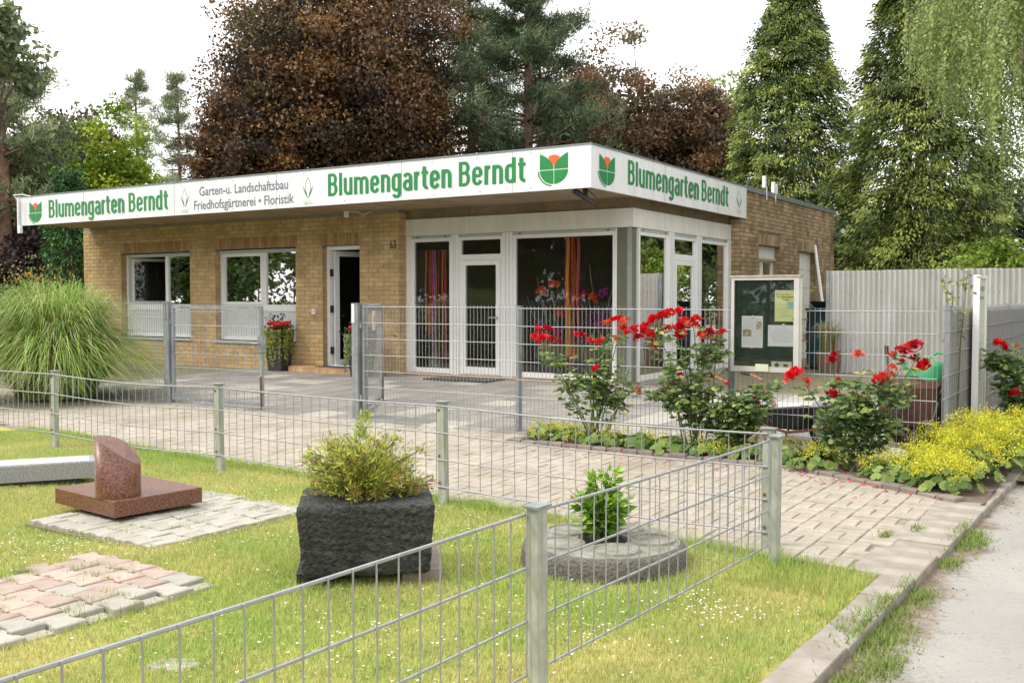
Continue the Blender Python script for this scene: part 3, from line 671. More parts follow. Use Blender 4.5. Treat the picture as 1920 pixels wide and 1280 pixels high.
MB().tube([(0, 0, -.05), (.12, 0, .0)], .025, 6).build('arm', 'dark_grey', c); MB().tube([(.08, .12, .06), (.30, -.22, .16)], [.07, .06], 10).build('housing', 'frame_grey', c)
c = thing('sign_lamp', 'white lamp bracket fixed to the outer end of the sign fascia', 'lamp', (-20.66, 12.6, 3.05))
box(-.02, .02, -.03, .03, -.06, .66).build('rail', 'frame_white', c); MB().tube([(0, -.05, .62), (.02, -.12, .70), (.30, -.1, .70), (.45, 0, .66)], .012, 6).build('arm', 'frame_white', c)
box(.10, .19, -.10, -.04, -.12, .05).build('lamp_box', 'frame_white', c); box(.12, .15, -.07, -.05, .05, .55).build('conduit', 'frame_grey', c)
c = thing('soffit_sensor', 'small white sensor with a loose cable under the eaves by the door', 'sensor', (-12.55, 14.05, 3.03))
MB().lathe([(.04, 0), (.05, .03), (.05, .11)], 12).build('housing', 'frame_white', c); MB().tube([(.03, 0, .1), (.25, .02, .09), (.4, .0, .03), (.55, .05, .08)], .008, 5).build('cable', 'frame_white', c)
tag(box(-10.55, -9.25, 13.75, 14.38, .115, .14).build('door_mat', 'black'), 'black door mat in front of the glass shop door', 'door mat')
tag(box(-13.3, -12.35, 13.96, 14.25, .2225, .236).build('door_mat', 'dark_grey'), 'dark door mat on the tiled entrance step', 'door mat')

# ------------------------------------------------------------------ shop window display
def ribbons(name, label, plf, u0, u1, ztop, n, mats):
    t = thing(name, label, 'ribbon')
    for k in range(n):
        u = u0 + (u1 - u0) * (k + random.uniform(.2, .8)) / n; w = random.choice([.02, .03, .045, .06]); zb_ = random.uniform(.3, 1.0)
        r = MB(); d = -.10 - random.uniform(0, .10)
        for j in range(9):
            zz = ztop - (ztop - zb_) * j / 8.; du = .012 * math.sin(j * 1.1 + k)
            r.v += [plf(u + du, d, zz), plf(u + du + w, d + .01, zz)]
        r.f = [(2 * j, 2 * j + 1, 2 * j + 3, 2 * j + 2) for j in range(8)]; r.build('ribbon', mats[k % len(mats)], t)
    PBm = PB(plf, u0, u1, -.30, -.28, ztop, ztop + .02); PBm.build('hanging_rod', 'wood', t); return t
RB = ['ribbon_purple', 'ribbon_orange', 'ribbon_red', 'ribbon_pink']
ribbons('ribbon_curtain', 'curtain of orange, pink and purple ribbons behind the narrow front pane', plG, -11.2, -10.52, 2.40, 16, RB)
ribbons('ribbon_bundle', 'bundle of pink and orange ribbons hanging in the big front pane', plG, -8.25, -8.0, 2.62, 8, ['ribbon_pink', 'ribbon_orange', 'ribbon_red'])
ribbons('ribbon_bundle', 'orange and purple ribbons hanging behind the side pane next to the column', plS, 14.85, 15.3, 2.55, 8, RB)
t = thing('wool_column', 'column of stacked yellow wool rings inside the side pane', 'decoration', (-7.22, 15.35, .165))
MB().tube([(0, 0, 0), (0, 0, 1.95)], .03, 8).build('pole', 'ribbon_purple', t)
for k in range(10):
    MB().lathe([(.07, -.07), (.14, -.045), (.165, 0), (.14, .045), (.07, .07)], 14).build('wool_ring', 'yellow_wool', t, True, loc=(0.02 * math.sin(k), .02 * math.cos(k * 2), .75 + k * .115))
crepe = {}
def crepe_mesh(m):
    r = MB()
    for k in range(16):
        a = rng.normal(size=3); a /= np.linalg.norm(a); b = Vector(a).orthogonal(); R_ = .085
        p = [Vector(a) * R_ * q + b * R_ * .35 * math.sin(q * 2) for q in (.2, .7, 1.0, 1.15)]
        r.tube([tuple(x) for x in p], [.02, .035, .03, .012], 5)
    r.ball((0, 0, 0), .065, 8, 5); return r.mesh('flower_head', m, True)
for m in ('crepe_orange', 'crepe_pink', 'crepe_purple'): crepe[m] = crepe_mesh(m)
heads = [(1014, 544, 'crepe_orange'), (1039, 531, 'crepe_orange'), (1091, 554, 'crepe_pink'), (1114, 558, 'crepe_orange'), (1131, 548, 'crepe_purple'), (1049, 585, 'crepe_orange'), (1128, 592, 'crepe_purple'), (1107, 600, 'crepe_purple'), (1014, 606, 'crepe_purple'), (1043, 622, 'crepe_pink'), (1123, 612, 'crepe_pink')]
for bi, (hx, lab) in enumerate(((range(0, 6), 'basket of branches with orange paper flowers in the big front pane'), (range(6, 11), 'wicker basket of branches with pink and purple paper flowers beside the corner column'))):
    bx_ = (-8.75, -7.75)[bi]
    t = thing('branch_arrangement', lab, 'decoration', (bx_, 15.15, .165), 0, 'branch arrangements in the window')
    MB().lathe([(.24, 0), (.28, .25), (.30, .62), (.27, .62), (.25, .3)], 16).build('basket', 'wicker', t)
    for k in range(6):
        a = random.uniform(-.35, .35); h = random.uniform(1.0, 1.7); pts = [(random.uniform(-.1, .1), random.uniform(-.1, .1), .3)]
        for j in range(1, 6): pts.append((pts[0][0] + a * j / 5 * 1.4 + random.uniform(-.06, .06), pts[0][1] + random.uniform(-.08, .08), .3 + h * j / 5))
        MB().tube(pts, [.016, .014, .012, .01, .008, .004], 5).build('branch', 'bark_birch', t)
    for i in hx:
        x, y, m = heads[i]; p = onY(x, y, 15.0); 
        inst('flower_head', crepe[m], t, (p[0] - bx_, p[1] - 15.15, p[2] - .165), (random.random() * 6, random.random() * 6, 0))
t = thing('window_pot', 'pale pot with a trailing plant below the ribbon curtain', 'plant pot', (-11.1, 14.85, .165)); MB().lathe([(.09, 0), (.13, .24), (.11, .24)], 14).build('pot', 'pot_pale', t)
n = 120; P_ = np.tile([0, 0, .22], (n, 1)) + rng.normal(size=(n, 3)) * .03; A_ = unit(rng.normal(size=(n, 3)) * [1, 1, .3] + [0, 0, .9]); V, Fq, Cc = leaves(P_, A_, rng.uniform(.25, .6, n), .02, np.tile([.07, .12, .035], (n, 1))); npobj('foliage', V, Fq, 'leaf', Cc, t, 'stuff')

# ------------------------------------------------------------------ low mesh fences
def low_fence(label, posts, lens, sag, zoff, start=True, extra=None):
    f = thing('low_mesh_fence', label, 'fence', (posts[0][0], posts[0][1], 0)); ox, oy = posts[0]
    pm_ = {}
    for k, (x, y) in enumerate(posts):
        d = posts[min(k + 1, len(posts) - 1)]; e = posts[max(k - 1, 0)]; an = math.atan2(d[1] - e[1], d[0] - e[0]); z0 = zoff[k]
        s = -1 if extra == 'near' else 1
        p = box(-.034, .034, -.022, .022, -.15, .755).build('post', 'green_post', f, loc=(x - ox, y - oy, z0), rz=an); p.rotation_euler = (random.uniform(-.012, .012), random.uniform(-.012, .012), an)
        box(-.048, .048, -.034, .034, .755, .764).build('post_cap', 'galv_post', p)
        box(-.030, .030, -.0265, -.0235, .12, .752).build('clamp_bar', 'green_post', p); box(-.036, -.0345, -.019, .019, .05, .75).build('groove', 'rust', p)
        for zz in (.16, .36, .70): MB().lathe([(.009, 0), (.009, .006), (.004, .009)], 8).map(lambda a, b, c: (a - .015, -.0268 - c, zz + b)).build('bolt', 'rust', p)
    for k in range(len(posts) - 1):
        (xa, ya), (xb, yb) = posts[k], posts[k + 1]; L_ = math.hypot(xb - xa, yb - ya); n = max(2, round(L_ / .1)); an = math.atan2(yb - ya, xb - xa)
        nx_, ny_ = math.sin(an) * .030, -math.cos(an) * .030
        sg = sag[k]; wob = [random.uniform(-.004, .004) for _ in range(n + 1)]
        def pt(t, z): return (xa - ox + (xb - xa) * t + nx_, ya - oy + (yb - ya) * t + ny_, z + zoff[k] + (zoff[k + 1] - zoff[k]) * t - sg * math.sin(PI * t))
        for ri in range(4):
            MB().tube([pt(j / 10., .13 + .2 * ri) for j in range(11)], .0055 if ri < 3 else .0065, 6).build('rail', 'galv', f)
        for j in range(n):
            t = (j + .5) / n; a_, b_ = pt(t, .125), pt(t + random.uniform(-1, 1) * .001, .735)
            MB().tube([(a_[0] - nx_ * .3, a_[1] - ny_ * .3, a_[2]), (b_[0] - nx_ * .3, b_[1] - ny_ * .3, b_[2])], .0032, 5).build('rod', 'galv', f)
    return f
low_fence('low galvanised mesh fence between the lawn and the paved path', [(-11.87, 6.16), (-9.38, 6.06), (-6.89, 6.03), (-4.36, 5.93), (-1.90, 5.91)], None, [.01, .03, .012, .02], [.03, .025, .01, 0, -.025])
low_fence('low galvanised mesh fence with pale posts along the lane side of the lawn', [(-1.755, 5.577), (-1.866, 3.127), (-1.98, .63), (-2.09, -1.87)], None, [.004, .004, 0], [-.02, .0, .0, 0], extra='near')

# ------------------------------------------------------------------ tall mesh fence, gates
TY = 9.50
def rods(mb, xa, ya, xb, yb, z0, z1, step=.05, r=.0027):
    L_ = math.hypot(xb - xa, yb - ya); n = int(L_ / step)
    for j in range(n + 1):
        t = min(1, (j + .5) * step / L_); mb.tube([(xa + (xb - xa) * t, ya + (yb - ya) * t, z0), (xa + (xb - xa) * t, ya + (yb - ya) * t, z1)], r, 4)
def mesh_panel(parent, xa, ya, xb, yb, z0, cells=7, spike=.03):
    r = MB(); rods(r, xa, ya, xb, yb, z0 - .02, z0 + .2 * cells + spike); r.build('rod_field', 'galv', parent, kind='stuff')
    for k in range(cells + 1): MB().tube([(xa, ya - .006, z0 + .2 * k), (xb, yb - .006, z0 + .2 * k)], .0045, 5).build('rail', 'galv', parent)
def tall_fence(label, pts, z0s):
    f = thing('tall_mesh_fence', label, 'fence')
    for (x, y), z0 in zip(pts, z0s):
        if x == -1.54: continue
        p = box(-.03, .03, -.02, .02, -.1, 1.44).build('post', 'galv_post', f, loc=(x, y + .03, z0)); box(-.033, .033, -.023, .023, 1.44, 1.452).build('post_cap', 'galv_post', p)
        box(-.02, .02, -.036, -.021, .05, 1.42).build('clamp_bar', 'galv_post', p)
    for (a, b), z0 in zip(zip(pts[:-1], pts[1:]), z0s): mesh_panel(f, a[0], a[1], b[0], b[1], z0 + .02)
    return f
f1 = tall_fence('tall galvanised mesh fence between the gate and the corner, behind the roses', [(-8.22, TY), (-5.95, TY), (-3.45, TY), (-1.54, TY)], [.0, -.01, -.015, -.015])
f2 = tall_fence('tall galvanised mesh fence running into the ornamental grass beside the gate', [(-16.6, TY), (-14.4, TY), (-11.99, TY)], [.03, .03, .03])
def gate_post(x, label):
    g = thing('gate_post', label, 'gate post', (x, TY, 0), 0, 'posts of the double gate')
    box(-.05, .05, -.05, .05, -.1, 1.46).build('tube', 'galv_post', g); box(-.054, .054, -.054, .054, 1.46, 1.468).build('cap', 'galv_post', g)
    for zz in (.25, 1.15): box(.05, .085, -.03, .02, zz, zz + .07).build('hinge', 'galv_post', g)
    box(-.045, .0, -.058, -.051, 1.22, 1.455).build('plate', 'frame_white' if x > -10 else 'galv_post', g); return g
gate_post(-11.90, 'square steel gate post holding the closed gate leaf'); gate_post(-8.32, 'square steel gate post with white plate beside the open gate leaf')
def gate_leaf(loc, rz, label, sign):
    g = thing('gate_leaf', label, 'gate', loc, rz, 'leaves of the double gate')
    L_ = 1.84
    for a, b, nm in ((0, .045, 'stile'), (L_ - .045, L_, 'stile')): box(a, b, -.02, .02, .05, 1.40).build(nm, 'galv_post', g)
    box(.045, L_ - .045, -.02, .02, 1.355, 1.40).build('top_rail', 'galv_post', g); box(.045, L_ - .045, -.02, .02, .05, .09).build('bottom_rail', 'galv_post', g)
    r = MB(); rods(r, .06, -.005, L_ - .06, -.005, .09, 1.36); r.build('rod_field', 'galv', g, kind='stuff')
    for k in range(7): MB().tube([(.045, -.01, .12 + .2 * k), (L_ - .045, -.01, .12 + .2 * k)], .0045, 5).build('rail', 'galv', g)
    r = MB()
    for j in range(60): r.tube([(.03 + j * .03, 0, 1.40), (.03 + j * .03, 0, 1.425)], .004, 4)
    r.build('spike_strip', 'galv', g, kind='stuff')
    lb = box(L_ - .06, L_ + .02, -.035, .035, .78, 1.0).build('lock_box', 'galv_post', g); MB().tube([(L_ - .03, -.035, .9), (L_ - .03, -.08, .9), (L_ - .14, -.08, .9)], .009, 6).build('handle', 'galv', lb)
    MB().tube([(L_ - .02, -.03, -.05 - loc[2]), (L_ - .02, -.03, .45)], .012, 6).build('drop_bolt', 'rust', g)
    if sign:
        s = box(L_ * .5, L_ * .5 + .22, -.03, -.024, 1.06, 1.33).build('gate_sign', 'cream', g); MB().lathe([(.055, 0), (.05, .006)], 16).map(lambda a, b, c: (L_ * .5 + .11 + a, -.031 - c, 1.21 + b)).build('sign_emblem', 'stone', s)
    return g
gate_leaf((-11.83, TY, .02), .0, 'closed galvanised gate leaf with spiked top rail', 0)
gate_leaf((-8.36, TY + .07, .03), math.atan2(1.58, -.95), 'open galvanised gate leaf swung into the yard, carrying a small sign', 1)

# return fence with privacy strips, info board
xr = -1.52
rf = thing('privacy_fence', 'mesh fence woven with grey privacy strips, running back from the corner', 'fence')
for i, yv in enumerate((9.93, 12.3, 14.6, 17.2)):
    p = box(xr - .02, xr + .02, yv - .03, yv + .03, -.1, 1.45).build('post', 'galv_post', rf); box(xr - .03, xr + .03, yv - .04, yv + .04, 1.45, 1.46).build('post_cap', 'galv_post', p)
for k in range(8): MB().tube([(xr + .03, 9.5, .02 + .2 * k), (xr + .03, 17.2, .02 + .2 * k)], .0055, 5).build('rail', 'galv', rf)
r = MB(); rods(r, xr + .02, 9.5, xr + .02, 17.2, .0, 1.45, .05); r.build('rod_field', 'galv', rf, kind='stuff')
for j in range(146):
    yv = 9.98 + j * .05
    box(xr - .004, xr + .008, yv - .0235, yv + .0235, .05, 1.40 + random.uniform(-.01, .01)).build('privacy_strip', 'fence_strip', rf)
p0 = onX(1825, 515, xr + .06); p1 = onX(1853, 560, xr + .06)
ya, yb_ = p0[1], p1[1]; zt_ = p0[2]
ib = thing('info_board', 'tall narrow white-framed notice board with pale green face on the privacy fence', 'notice board', (xr + .09, ya, 0))
wd = min(.62, max(.45, yb_ - ya))
for a in (.02, wd - .05): box(-.03, .03, a, a + .03, -.05, zt_).build('post', 'frame_white', ib)
fc = box(-.012, .012, .05, wd - .05, .28, zt_ - .03).build('face', 'info_face', ib); box(-.028, .028, .05, wd - .05, zt_ - .03, zt_ - .002).build('top_rail', 'frame_white', ib); box(-.028, .028, .05, wd - .05, .24, .28).build('bottom_rail', 'frame_white', ib)
fnI = lambda u, z: (.0145, u, z)
put_text('Blumengarten', fnI, .10, wd - .22, zt_ - .16, .065, 'letter_grey', fc, 'heading'); put_text('Berndt', fnI, .16, wd - .32, zt_ - .25, .045, 'letter_grey', fc, 'heading')
z = zt_ - .48; k = 0
while z > .36:
    if k % 5 != 4: box(.0125, .0142, .09, .09 + (wd - .2) * random.uniform(.35, 1), z, z + .014).build('text_line', 'ink_orange' if k in (13, 24) else 'ink_pale', fc)
    z -= .046; k += 1

# ------------------------------------------------------------------ notice case on the fence
YN = TY - .09
a0 = onY(1375, 520, YN); a1 = onY(1502, 518, YN); b0 = onY(1375, 694, YN)
NW = a1[0] - a0[0]; z0, z1 = b0[2], a0[2]
nb = thing('notice_case', 'white framed glass notice case with papers hung on the mesh fence', 'notice board', (a0[0], YN, 0))
box(0, NW, -.02, .05, z0, z1).build('case', 'cream', nb)
fr = MB(); w = .03
for (a, b, p, q) in ((0, w, z0, z1), (NW - w - .02, NW, z0, z1), (w, NW - w - .02, z1 - w, z1), (w, NW - w - .02, z0, z0 + w + .02)): fr.box(a, b, -.055, -.0201, p, q)
fr.build('frame', 'case_frame', nb)
bk = box(w, NW - w - .02, -.026, -.0202, z0 + w + .02, z1 - w).build('back_panel', 'board_green', nb)
box(w, NW - w - .02, -.050, -.047, z0 + w + .02, z1 - w).build('pane', 'glass_case', nb)
box(-.012, NW + .012, -.065, .055, z1, z1 + .018).build('top_trim', 'stone', nb); box(NW * .38, NW * .57, -.07, -.056, z0 + .005, z0 + .075).build('lock_plate', 'cream', nb)
def nloc(x, y): p = onY(x, y, YN - .03); return p[0] - a0[0], p[2]
def paper(x0, y0, x1, y1, m, lab):
    u0, q1 = nloc(x0, y0); u1, q0 = nloc(x1, y1)
    o = box(u0, u1, -.0295, -.027, q0, q1).build('paper', m, nb); o['label'] = lab; return o, u0, u1, q0, q1
fnN = lambda u, z: (u, -.0312, z)
mag = MB().lathe([(.016, 0), (.016, .008), (.011, .011)], 14).map(lambda a, b, c: (a, -c, b)).mesh('magnet', 'frame_white')
def mg(x, y, par): u, q = nloc(x, y); inst('magnet', mag, par, (u, -.0296, q))
o, u0, u1, q0, q1 = paper(1391, 592, 1430, 652, 'paper', 'white sheet with two small photos')
for k in range(14):
    zz = q1 - .03 - k * (q1 - q0 - .04) / 14
    box(u0 + .012, u0 + (u1 - u0) * ((.62 if 2 < k < 6 else .9) if not 5 < k < 10 else .95), -.0308, -.0296, zz, zz + .004).build('text_line', 'ink_pale', o)
box(u0 + (u1 - u0) * .68, u1 - .012, -.0315, -.0296, q0 + (q1 - q0) * .58, q0 + (q1 - q0) * .82).build('photo', 'photo_print', o); box(u0 + .012, u0 + (u1 - u0) * .47, -.0315, -.0296, q0 + (q1 - q0) * .36, q0 + (q1 - q0) * .57).build('photo', 'photo_print', o)
mg(1412, 594, o); mg(1410, 650, o)
o, u0, u1, q0, q1 = paper(1453, 544, 1494, 603, 'paper_yellow', 'yellow poster about a digital cemetery map')
W_ = u1 - u0; H_ = q1 - q0
put_text('Ab sofort:', fnN, u0 + W_ * .28, W_ * .42, q1 - H_ * .155, H_ * .05, 'ink_orange', o); put_text('Ihr Friedhofsplan', fnN, u0 + W_ * .1, W_ * .8, q1 - H_ * .24, H_ * .05, 'ink', o, bold=.014); put_text('Digital', fnN, u0 + W_ * .36, W_ * .28, q1 - H_ * .325, H_ * .05, 'ink', o, bold=.014)
box(u0 + W_ * .57, u0 + W_ * .92, -.0312, -.0296, q0 + H_ * .42, q0 + H_ * .63).build('map', 'map_blue', o)
for k in range(7): box(u0 + W_ * (.1 if k < 2 else .2), u0 + W_ * random.uniform(.55, .85), -.0308, -.0296, q0 + H_ * (.40 - .045 * k), q0 + H_ * (.41 - .045 * k)).build('text_line', 'ink_pale', o)
box(u0 + W_ * .82, u0 + W_ * .92, -.031, -.0296, q0 + H_ * .06, q0 + H_ * .12).build('crest', 'ink', o); mg(1457, 549, o); mg(1491, 549, o)
o, u0, u1, q0, q1 = paper(1440, 609, 1494, 650, 'paper', 'white landscape notice in faint grey print')
W_ = u1 - u0; H_ = q1 - q0
for k, s in enumerate(('Aufgrund von', 'Rohrleitungsarbeiten am', 'Wasserversorgung ist auf dem', 'Friedhof die Wasserstelle am', 'Samstag 24.06.2023 von', '8:00 - 9:00 abgestellt')):
    ww = W_ * (.38, .66, .85, .85, .7, .6)[k]; put_text(s, fnN, u0 + (W_ - ww) / 2, ww, q1 - H_ * (.23 + .115 * k), H_ * .062, 'ink_pale', o, bold=0, shear=.25)
mg(1469, 610, o)
u0, q1 = nloc(1446, 677); u1, q0 = nloc(1484, 692); o = box(u0, u1, -.0295, -.027, q0, q1).build('camera_notice', 'cream', nb); o['label'] = 'cream strip with camera symbols'
flat(arc(u0 + (u1 - u0) * .28, (q0 + q1) / 2, .022, .022, 0, 340, 16), lambda a, b: (a, -.0312, b), 'ink', 'lens_symbol', o); r = PB(lambda u, d, z: (u, -.03 - d, z), u0 + (u1 - u0) * .6, u0 + (u1 - u0) * .82, 0, .001, q0 + .02, q0 + .045); r.build('camera_symbol', 'ink', o)

# ------------------------------------------------------------------ corrugated fence and yard things
cf = thing('corrugated_fence', 'tall pale corrugated metal fence behind the yard', 'fence', (-5.15, 19.65, 0))
for k in range(8):
    n = 84; V = []; L_ = 1.0
    for j in range(n + 1):
        u = k * L_ + L_ * j / n; d = .032 * math.sin(2 * PI * u / .0952); V += [(u, d - .004 * (k % 2), .06), (u, d - .004 * (k % 2), 2.06 + .004 * (k % 3))]
    r = MB(); r.v = V; r.f = [(2 * j, 2 * j + 2, 2 * j + 3, 2 * j + 1) for j in range(n)]; r.build('corrugated_sheet', 'corrugated', cf, True)
box(-.06, .0, -.05, .05, 0, 2.06).build('post', 'galv_post', cf); box(0, 8, .03, .07, .5, .58).build('back_rail', 'wood', cf); box(0, 8, .03, .07, 1.6, 1.68).build('back_rail', 'wood', cf)
t = thing('rain_barrel', 'dark blue plastic barrel with a black bowl on its lid by the brick corner', 'barrel', (-6.15, 24.0, .1))
t.location = tuple(gp(1545, 690, .11)); t.scale = (1, 1, 1)
MB().lathe([(.30, 0), (.34, .1), (.36, .6), (.35, 1.15), (.38, 1.17), (.38, 1.22), (.3, 1.23)], 22).build('barrel', 'bin_blue', t, True); MB().lathe([(.2, 1.23), (.30, 1.36), (.27, 1.36), (.18, 1.25)], 18).build('bowl', 'black', t)
for zz in (.35, .8): MB().lathe([(.362, zz - .02), (.372, zz), (.362, zz + .02)], 22, cap=False).build('hoop', 'bin_blue', t)
t = thing('leaning_pole', 'pale pole leaning on the brick wall beside the white doorway', 'pole', (0, 0, 0)); a_ = onX(1541, 560, XS + .30); b_ = onX(1528, 460, XS + .02)
d_ = (a_ - b_) / (a_[2] - b_[2]); a_ = b_ + d_ * (.12 - b_[2]); MB().tube([tuple(a_), tuple(b_)], .035, 8).build('shaft', 'frame_white', t)
t = thing('wooden_shelf', 'small wooden shelf rack with pots beside the barrel', 'shelf', tuple(gp(1512, 690, .1)), YAW * .0)
for zz in (.05, .55, .98): box(-.28, .28, -.18, .18, zz, zz + .03).build('board', 'wood', t)
for x in (-.27, .24):
    for yv in (-.17, .14): box(x, x + .03, yv, yv + .03, 0, 1.0).build('leg', 'wood', t)
for k in range(3): MB().lathe([(.05, 0), (.075, .12), (.06, .12)], 12).build('pot', ('black', 'terracotta', 'bin_blue')[k], t, loc=(-.17 + .16 * k, 0, .58))
def pot_plant(name, label, cat, loc, prof, potm, fol, group=None):
    t = thing(name, label, cat, loc, 0, group); MB().lathe(prof, 20).build('pot', potm, t, smooth=False); fol(t); return t
def blades(n, base_r, h, spread, cols, w=.012, seg=4, droop=.8, c=(0, 0, 0), lean=(0, 0)):
    """arching ribbon leaves"""
    a = rng.uniform(0, 2 * PI, n); r0 = base_r * np.sqrt(rng.random(n)); hh = h * rng.uniform(.55, 1.0, n); sp = spread * rng.uniform(.1, 1.0, n) ** .8
    B = np.stack([np.cos(a) * r0, np.sin(a) * r0, np.zeros(n)], -1) + np.array(c); a2 = a + rng.normal(size=n) * .7
    D = np.stack([np.cos(a2), np.sin(a2), np.zeros(n)], -1); T = np.cross(D, [0, 0, 1.]); t = np.linspace(0, 1, seg + 1); V = np.zeros((n, seg + 1, 2, 3))
    for j, q in enumerate(t):
        z = hh * (np.sin(q * PI * .5) - droop * (sp / spread) * q ** 3 * .55); p = B + D * (sp * q ** 1.7)[:, None] + np.array([lean[0], lean[1], 0]) * q ** 2; p[:, 2] += z
        ww = w * (1 - q ** 2 * .92) * rng.uniform(.7, 1.2, n); V[:, j, 0] = p - T * ww[:, None] / 2; V[:, j, 1] = p + T * ww[:, None] / 2
    idx = np.arange(n * (seg + 1) * 2).reshape(n, seg + 1, 2)
    Fq = np.stack([idx[:, :-1, 0], idx[:, :-1, 1], idx[:, 1:, 1], idx[:, 1:, 0]], -1).reshape(-1, 4); return V.reshape(-1, 3), Fq, np.repeat(cols, (seg + 1) * 2, 0)
def pick(n, palette, jit=.15):
    p = np.array(palette)[rng.integers(0, len(palette), n)]; return np.clip(p * rng.uniform(1 - jit, 1 + jit, (n, 1)), 0, 1)
def fol_grass(t):
    V, Fq, Cc = blades(240, .12, .75, .42, pick(240, [(.42, .34, .13), (.30, .32, .10), (.16, .24, .07), (.5, .42, .2)]), .014, c=(0, 0, .40)); npobj('foliage', V, Fq, 'grass', Cc, t, 'stuff')
pot_plant('basket_planter', 'wicker basket planter with dry straw-coloured grass in front of the corrugated fence', 'planter', tuple(gp(1553, 700, .08)), [(.19, 0), (.22, .2), (.23, .44), (.20, .44), (.19, .3)], 'wicker', fol_grass)
def fol_grass2(t):
    V, Fq, Cc = blades(420, .12, 1.25, .75, pick(420, [(.20, .25, .12), (.13, .20, .06), (.26, .30, .16)]), .012, c=(0, 0, .2)); npobj('foliage', V, Fq, 'grass', Cc, t, 'stuff')
p = gp(1592, 695, .08); pot_plant('grass_pot', 'dark pot of green arching grass against the corrugated fence', 'planter', tuple(p), [(.14, 0), (.18, .25), (.16, .25)], 'black', fol_grass2)
# wheelbarrows
def barrow(label, loc, rot, trayout, trayin, hm, zr=.56, zb_=.31):
    t = thing('wheelbarrow', label, 'wheelbarrow', loc); t.rotation_euler = rot
    # local x forward, wheel at origin
    prof = [(-.14, .20, .30, .24), (.0, .0, 0, 0)]
    top = [(-.95, -.30), (-.95, .30), (-.45, .34), (-.05, .26), (.02, .12), (.02, -.12), (-.05, -.26), (-.45, -.34)]; bot = [(-.78, -.19), (-.78, .19), (-.5, .2), (-.28, .15), (-.24, .07), (-.24, -.07), (-.28, -.15), (-.5, -.2)]
    r = MB(); n = 8; r.v = [(x, y, zr + .05 * (x > -.3)) for x, y in top] + [(x, y, zb_) for x, y in bot]; r.f = [(q, (q + 1) % n, n + (q + 1) % n, n + q) for q in range(n)] + [tuple(n + q for q in range(n))]
    r.build('tray', trayout, t)
    r2 = MB(); r2.v = [(-.45 + (x + .45) * .975, y * .975, zr + .005 + .05 * (x > -.3)) for x, y in top] + [(x * .99, y * .96, zb_ + .015) for x, y in bot]; r2.f = r.f; r2.build('tray_lining', trayin, t)
    MB().tube([(x, y, zr + .003 + .05 * (x > -.3)) for x, y in top + top[:1]], .012, 6).build('rim', trayin, t)
    for s in (-1, 1):
        MB().tube([(.0, s * .06, .20), (-.35, s * .17, zb_ - .03), (-.80, s * .25, zb_ + .05), (-1.08, s * .27, .60), (-1.28, s * .28, .66)], .016, 7).build('handle', hm, t); MB().tube([(-1.26, s * .28, .656), (-1.40, s * .285, .665)], .021, 8).build('grip', 'rubber', t)
        MB().tube([(-.62, s * .2, zb_), (-.72, s * .24, .02), (-.86, s * .24, .02), (-.86, s * .23, zb_ + .02)], .013, 6).build('leg', hm, t)
    wl = MB().lathe([(.125, -.035), (.175, -.045), (.20, 0), (.175, .045), (.125, .035)], 24, cap=False).map(lambda a, b, c: (a, c, b + .2)).build('wheel', 'rubber', t, True); MB().lathe([(.02, -.03), (.115, -.02), (.128, -.034), (.128, .034), (.115, .02), (.02, .03)], 20).map(lambda a, b, c: (a, c, b + .2)).build('rim_disc', 'white_panel', wl, True)
    return t
p = gp(1545, 846, .0); barrow('wheelbarrow standing on the paving with rusty handles and grey tray', (p[0], p[1] + .05, .02), (0, 0, math.atan2(-.40, .9)), 'steel_dark', 'steel_tray', 'rust_handle', .38, .17)
p = gp(1702, 866, .0); t = barrow('wheelbarrow tipped up on its nose against the fence, rusty brown tray underside showing', (p[0] - .02, p[1] + .42, .50), (0, math.radians(84), 0), 'rust_tray', 'steel_dark', 'steel_dark')
t.rotation_euler = (Matrix.Rotation(math.radians(100), 3, 'Z') @ Matrix.Rotation(math.radians(97), 3, 'Y')).to_euler(); t.location = (p[0] - .02, p[1] + .42, .12); t.scale = (.7, 1.0, .7)
t = thing('grey_sack', 'pale grey sack lying at the foot of the tipped wheelbarrow', 'sack', tuple(gp(1668, 872, .0))); MB().ball((0, .1, .05), .22, 12, 7, .45).build('bag', 'granite_top', t, True); MB().tube([(.18, .1, .07), (.27, .1, .1)], [.05, .03], 8).build('knot', 'granite_top', t)
t = thing('watering_can', 'green plastic watering can on a stack of terracotta pots behind the fence corner', 'watering can', (-1.80, 10.75, .56)); MB().lathe([(.13, 0), (.15, .05), (.14, .28), (.10, .32), (.08, .32)], 18).build('body', 'green_plastic', t, True); MB().tube([(-.12, 0, .08), (-.30, 0, .34), (-.36, 0, .36)], [.03, .018, .03], 8).build('spout', 'green_plastic', t); MB().tube([(.12, 0, .1), (.26, 0, .2), (.22, 0, .38), (.06, 0, .42), (-.05, 0, .33)], .014, 7).build('handle', 'green_plastic', t)
t = thing('pot_stack', 'stack of terracotta pots behind the fence corner', 'plant pots', (-1.80, 10.75, .03))
for k in range(3): MB().lathe([(.13, 0), (.17, .12), (.18, .12), (.18, .155), (.165, .155)], 18).build('pot', 'terracotta', t, loc=(random.uniform(-.01, .01), 0, k * .145))

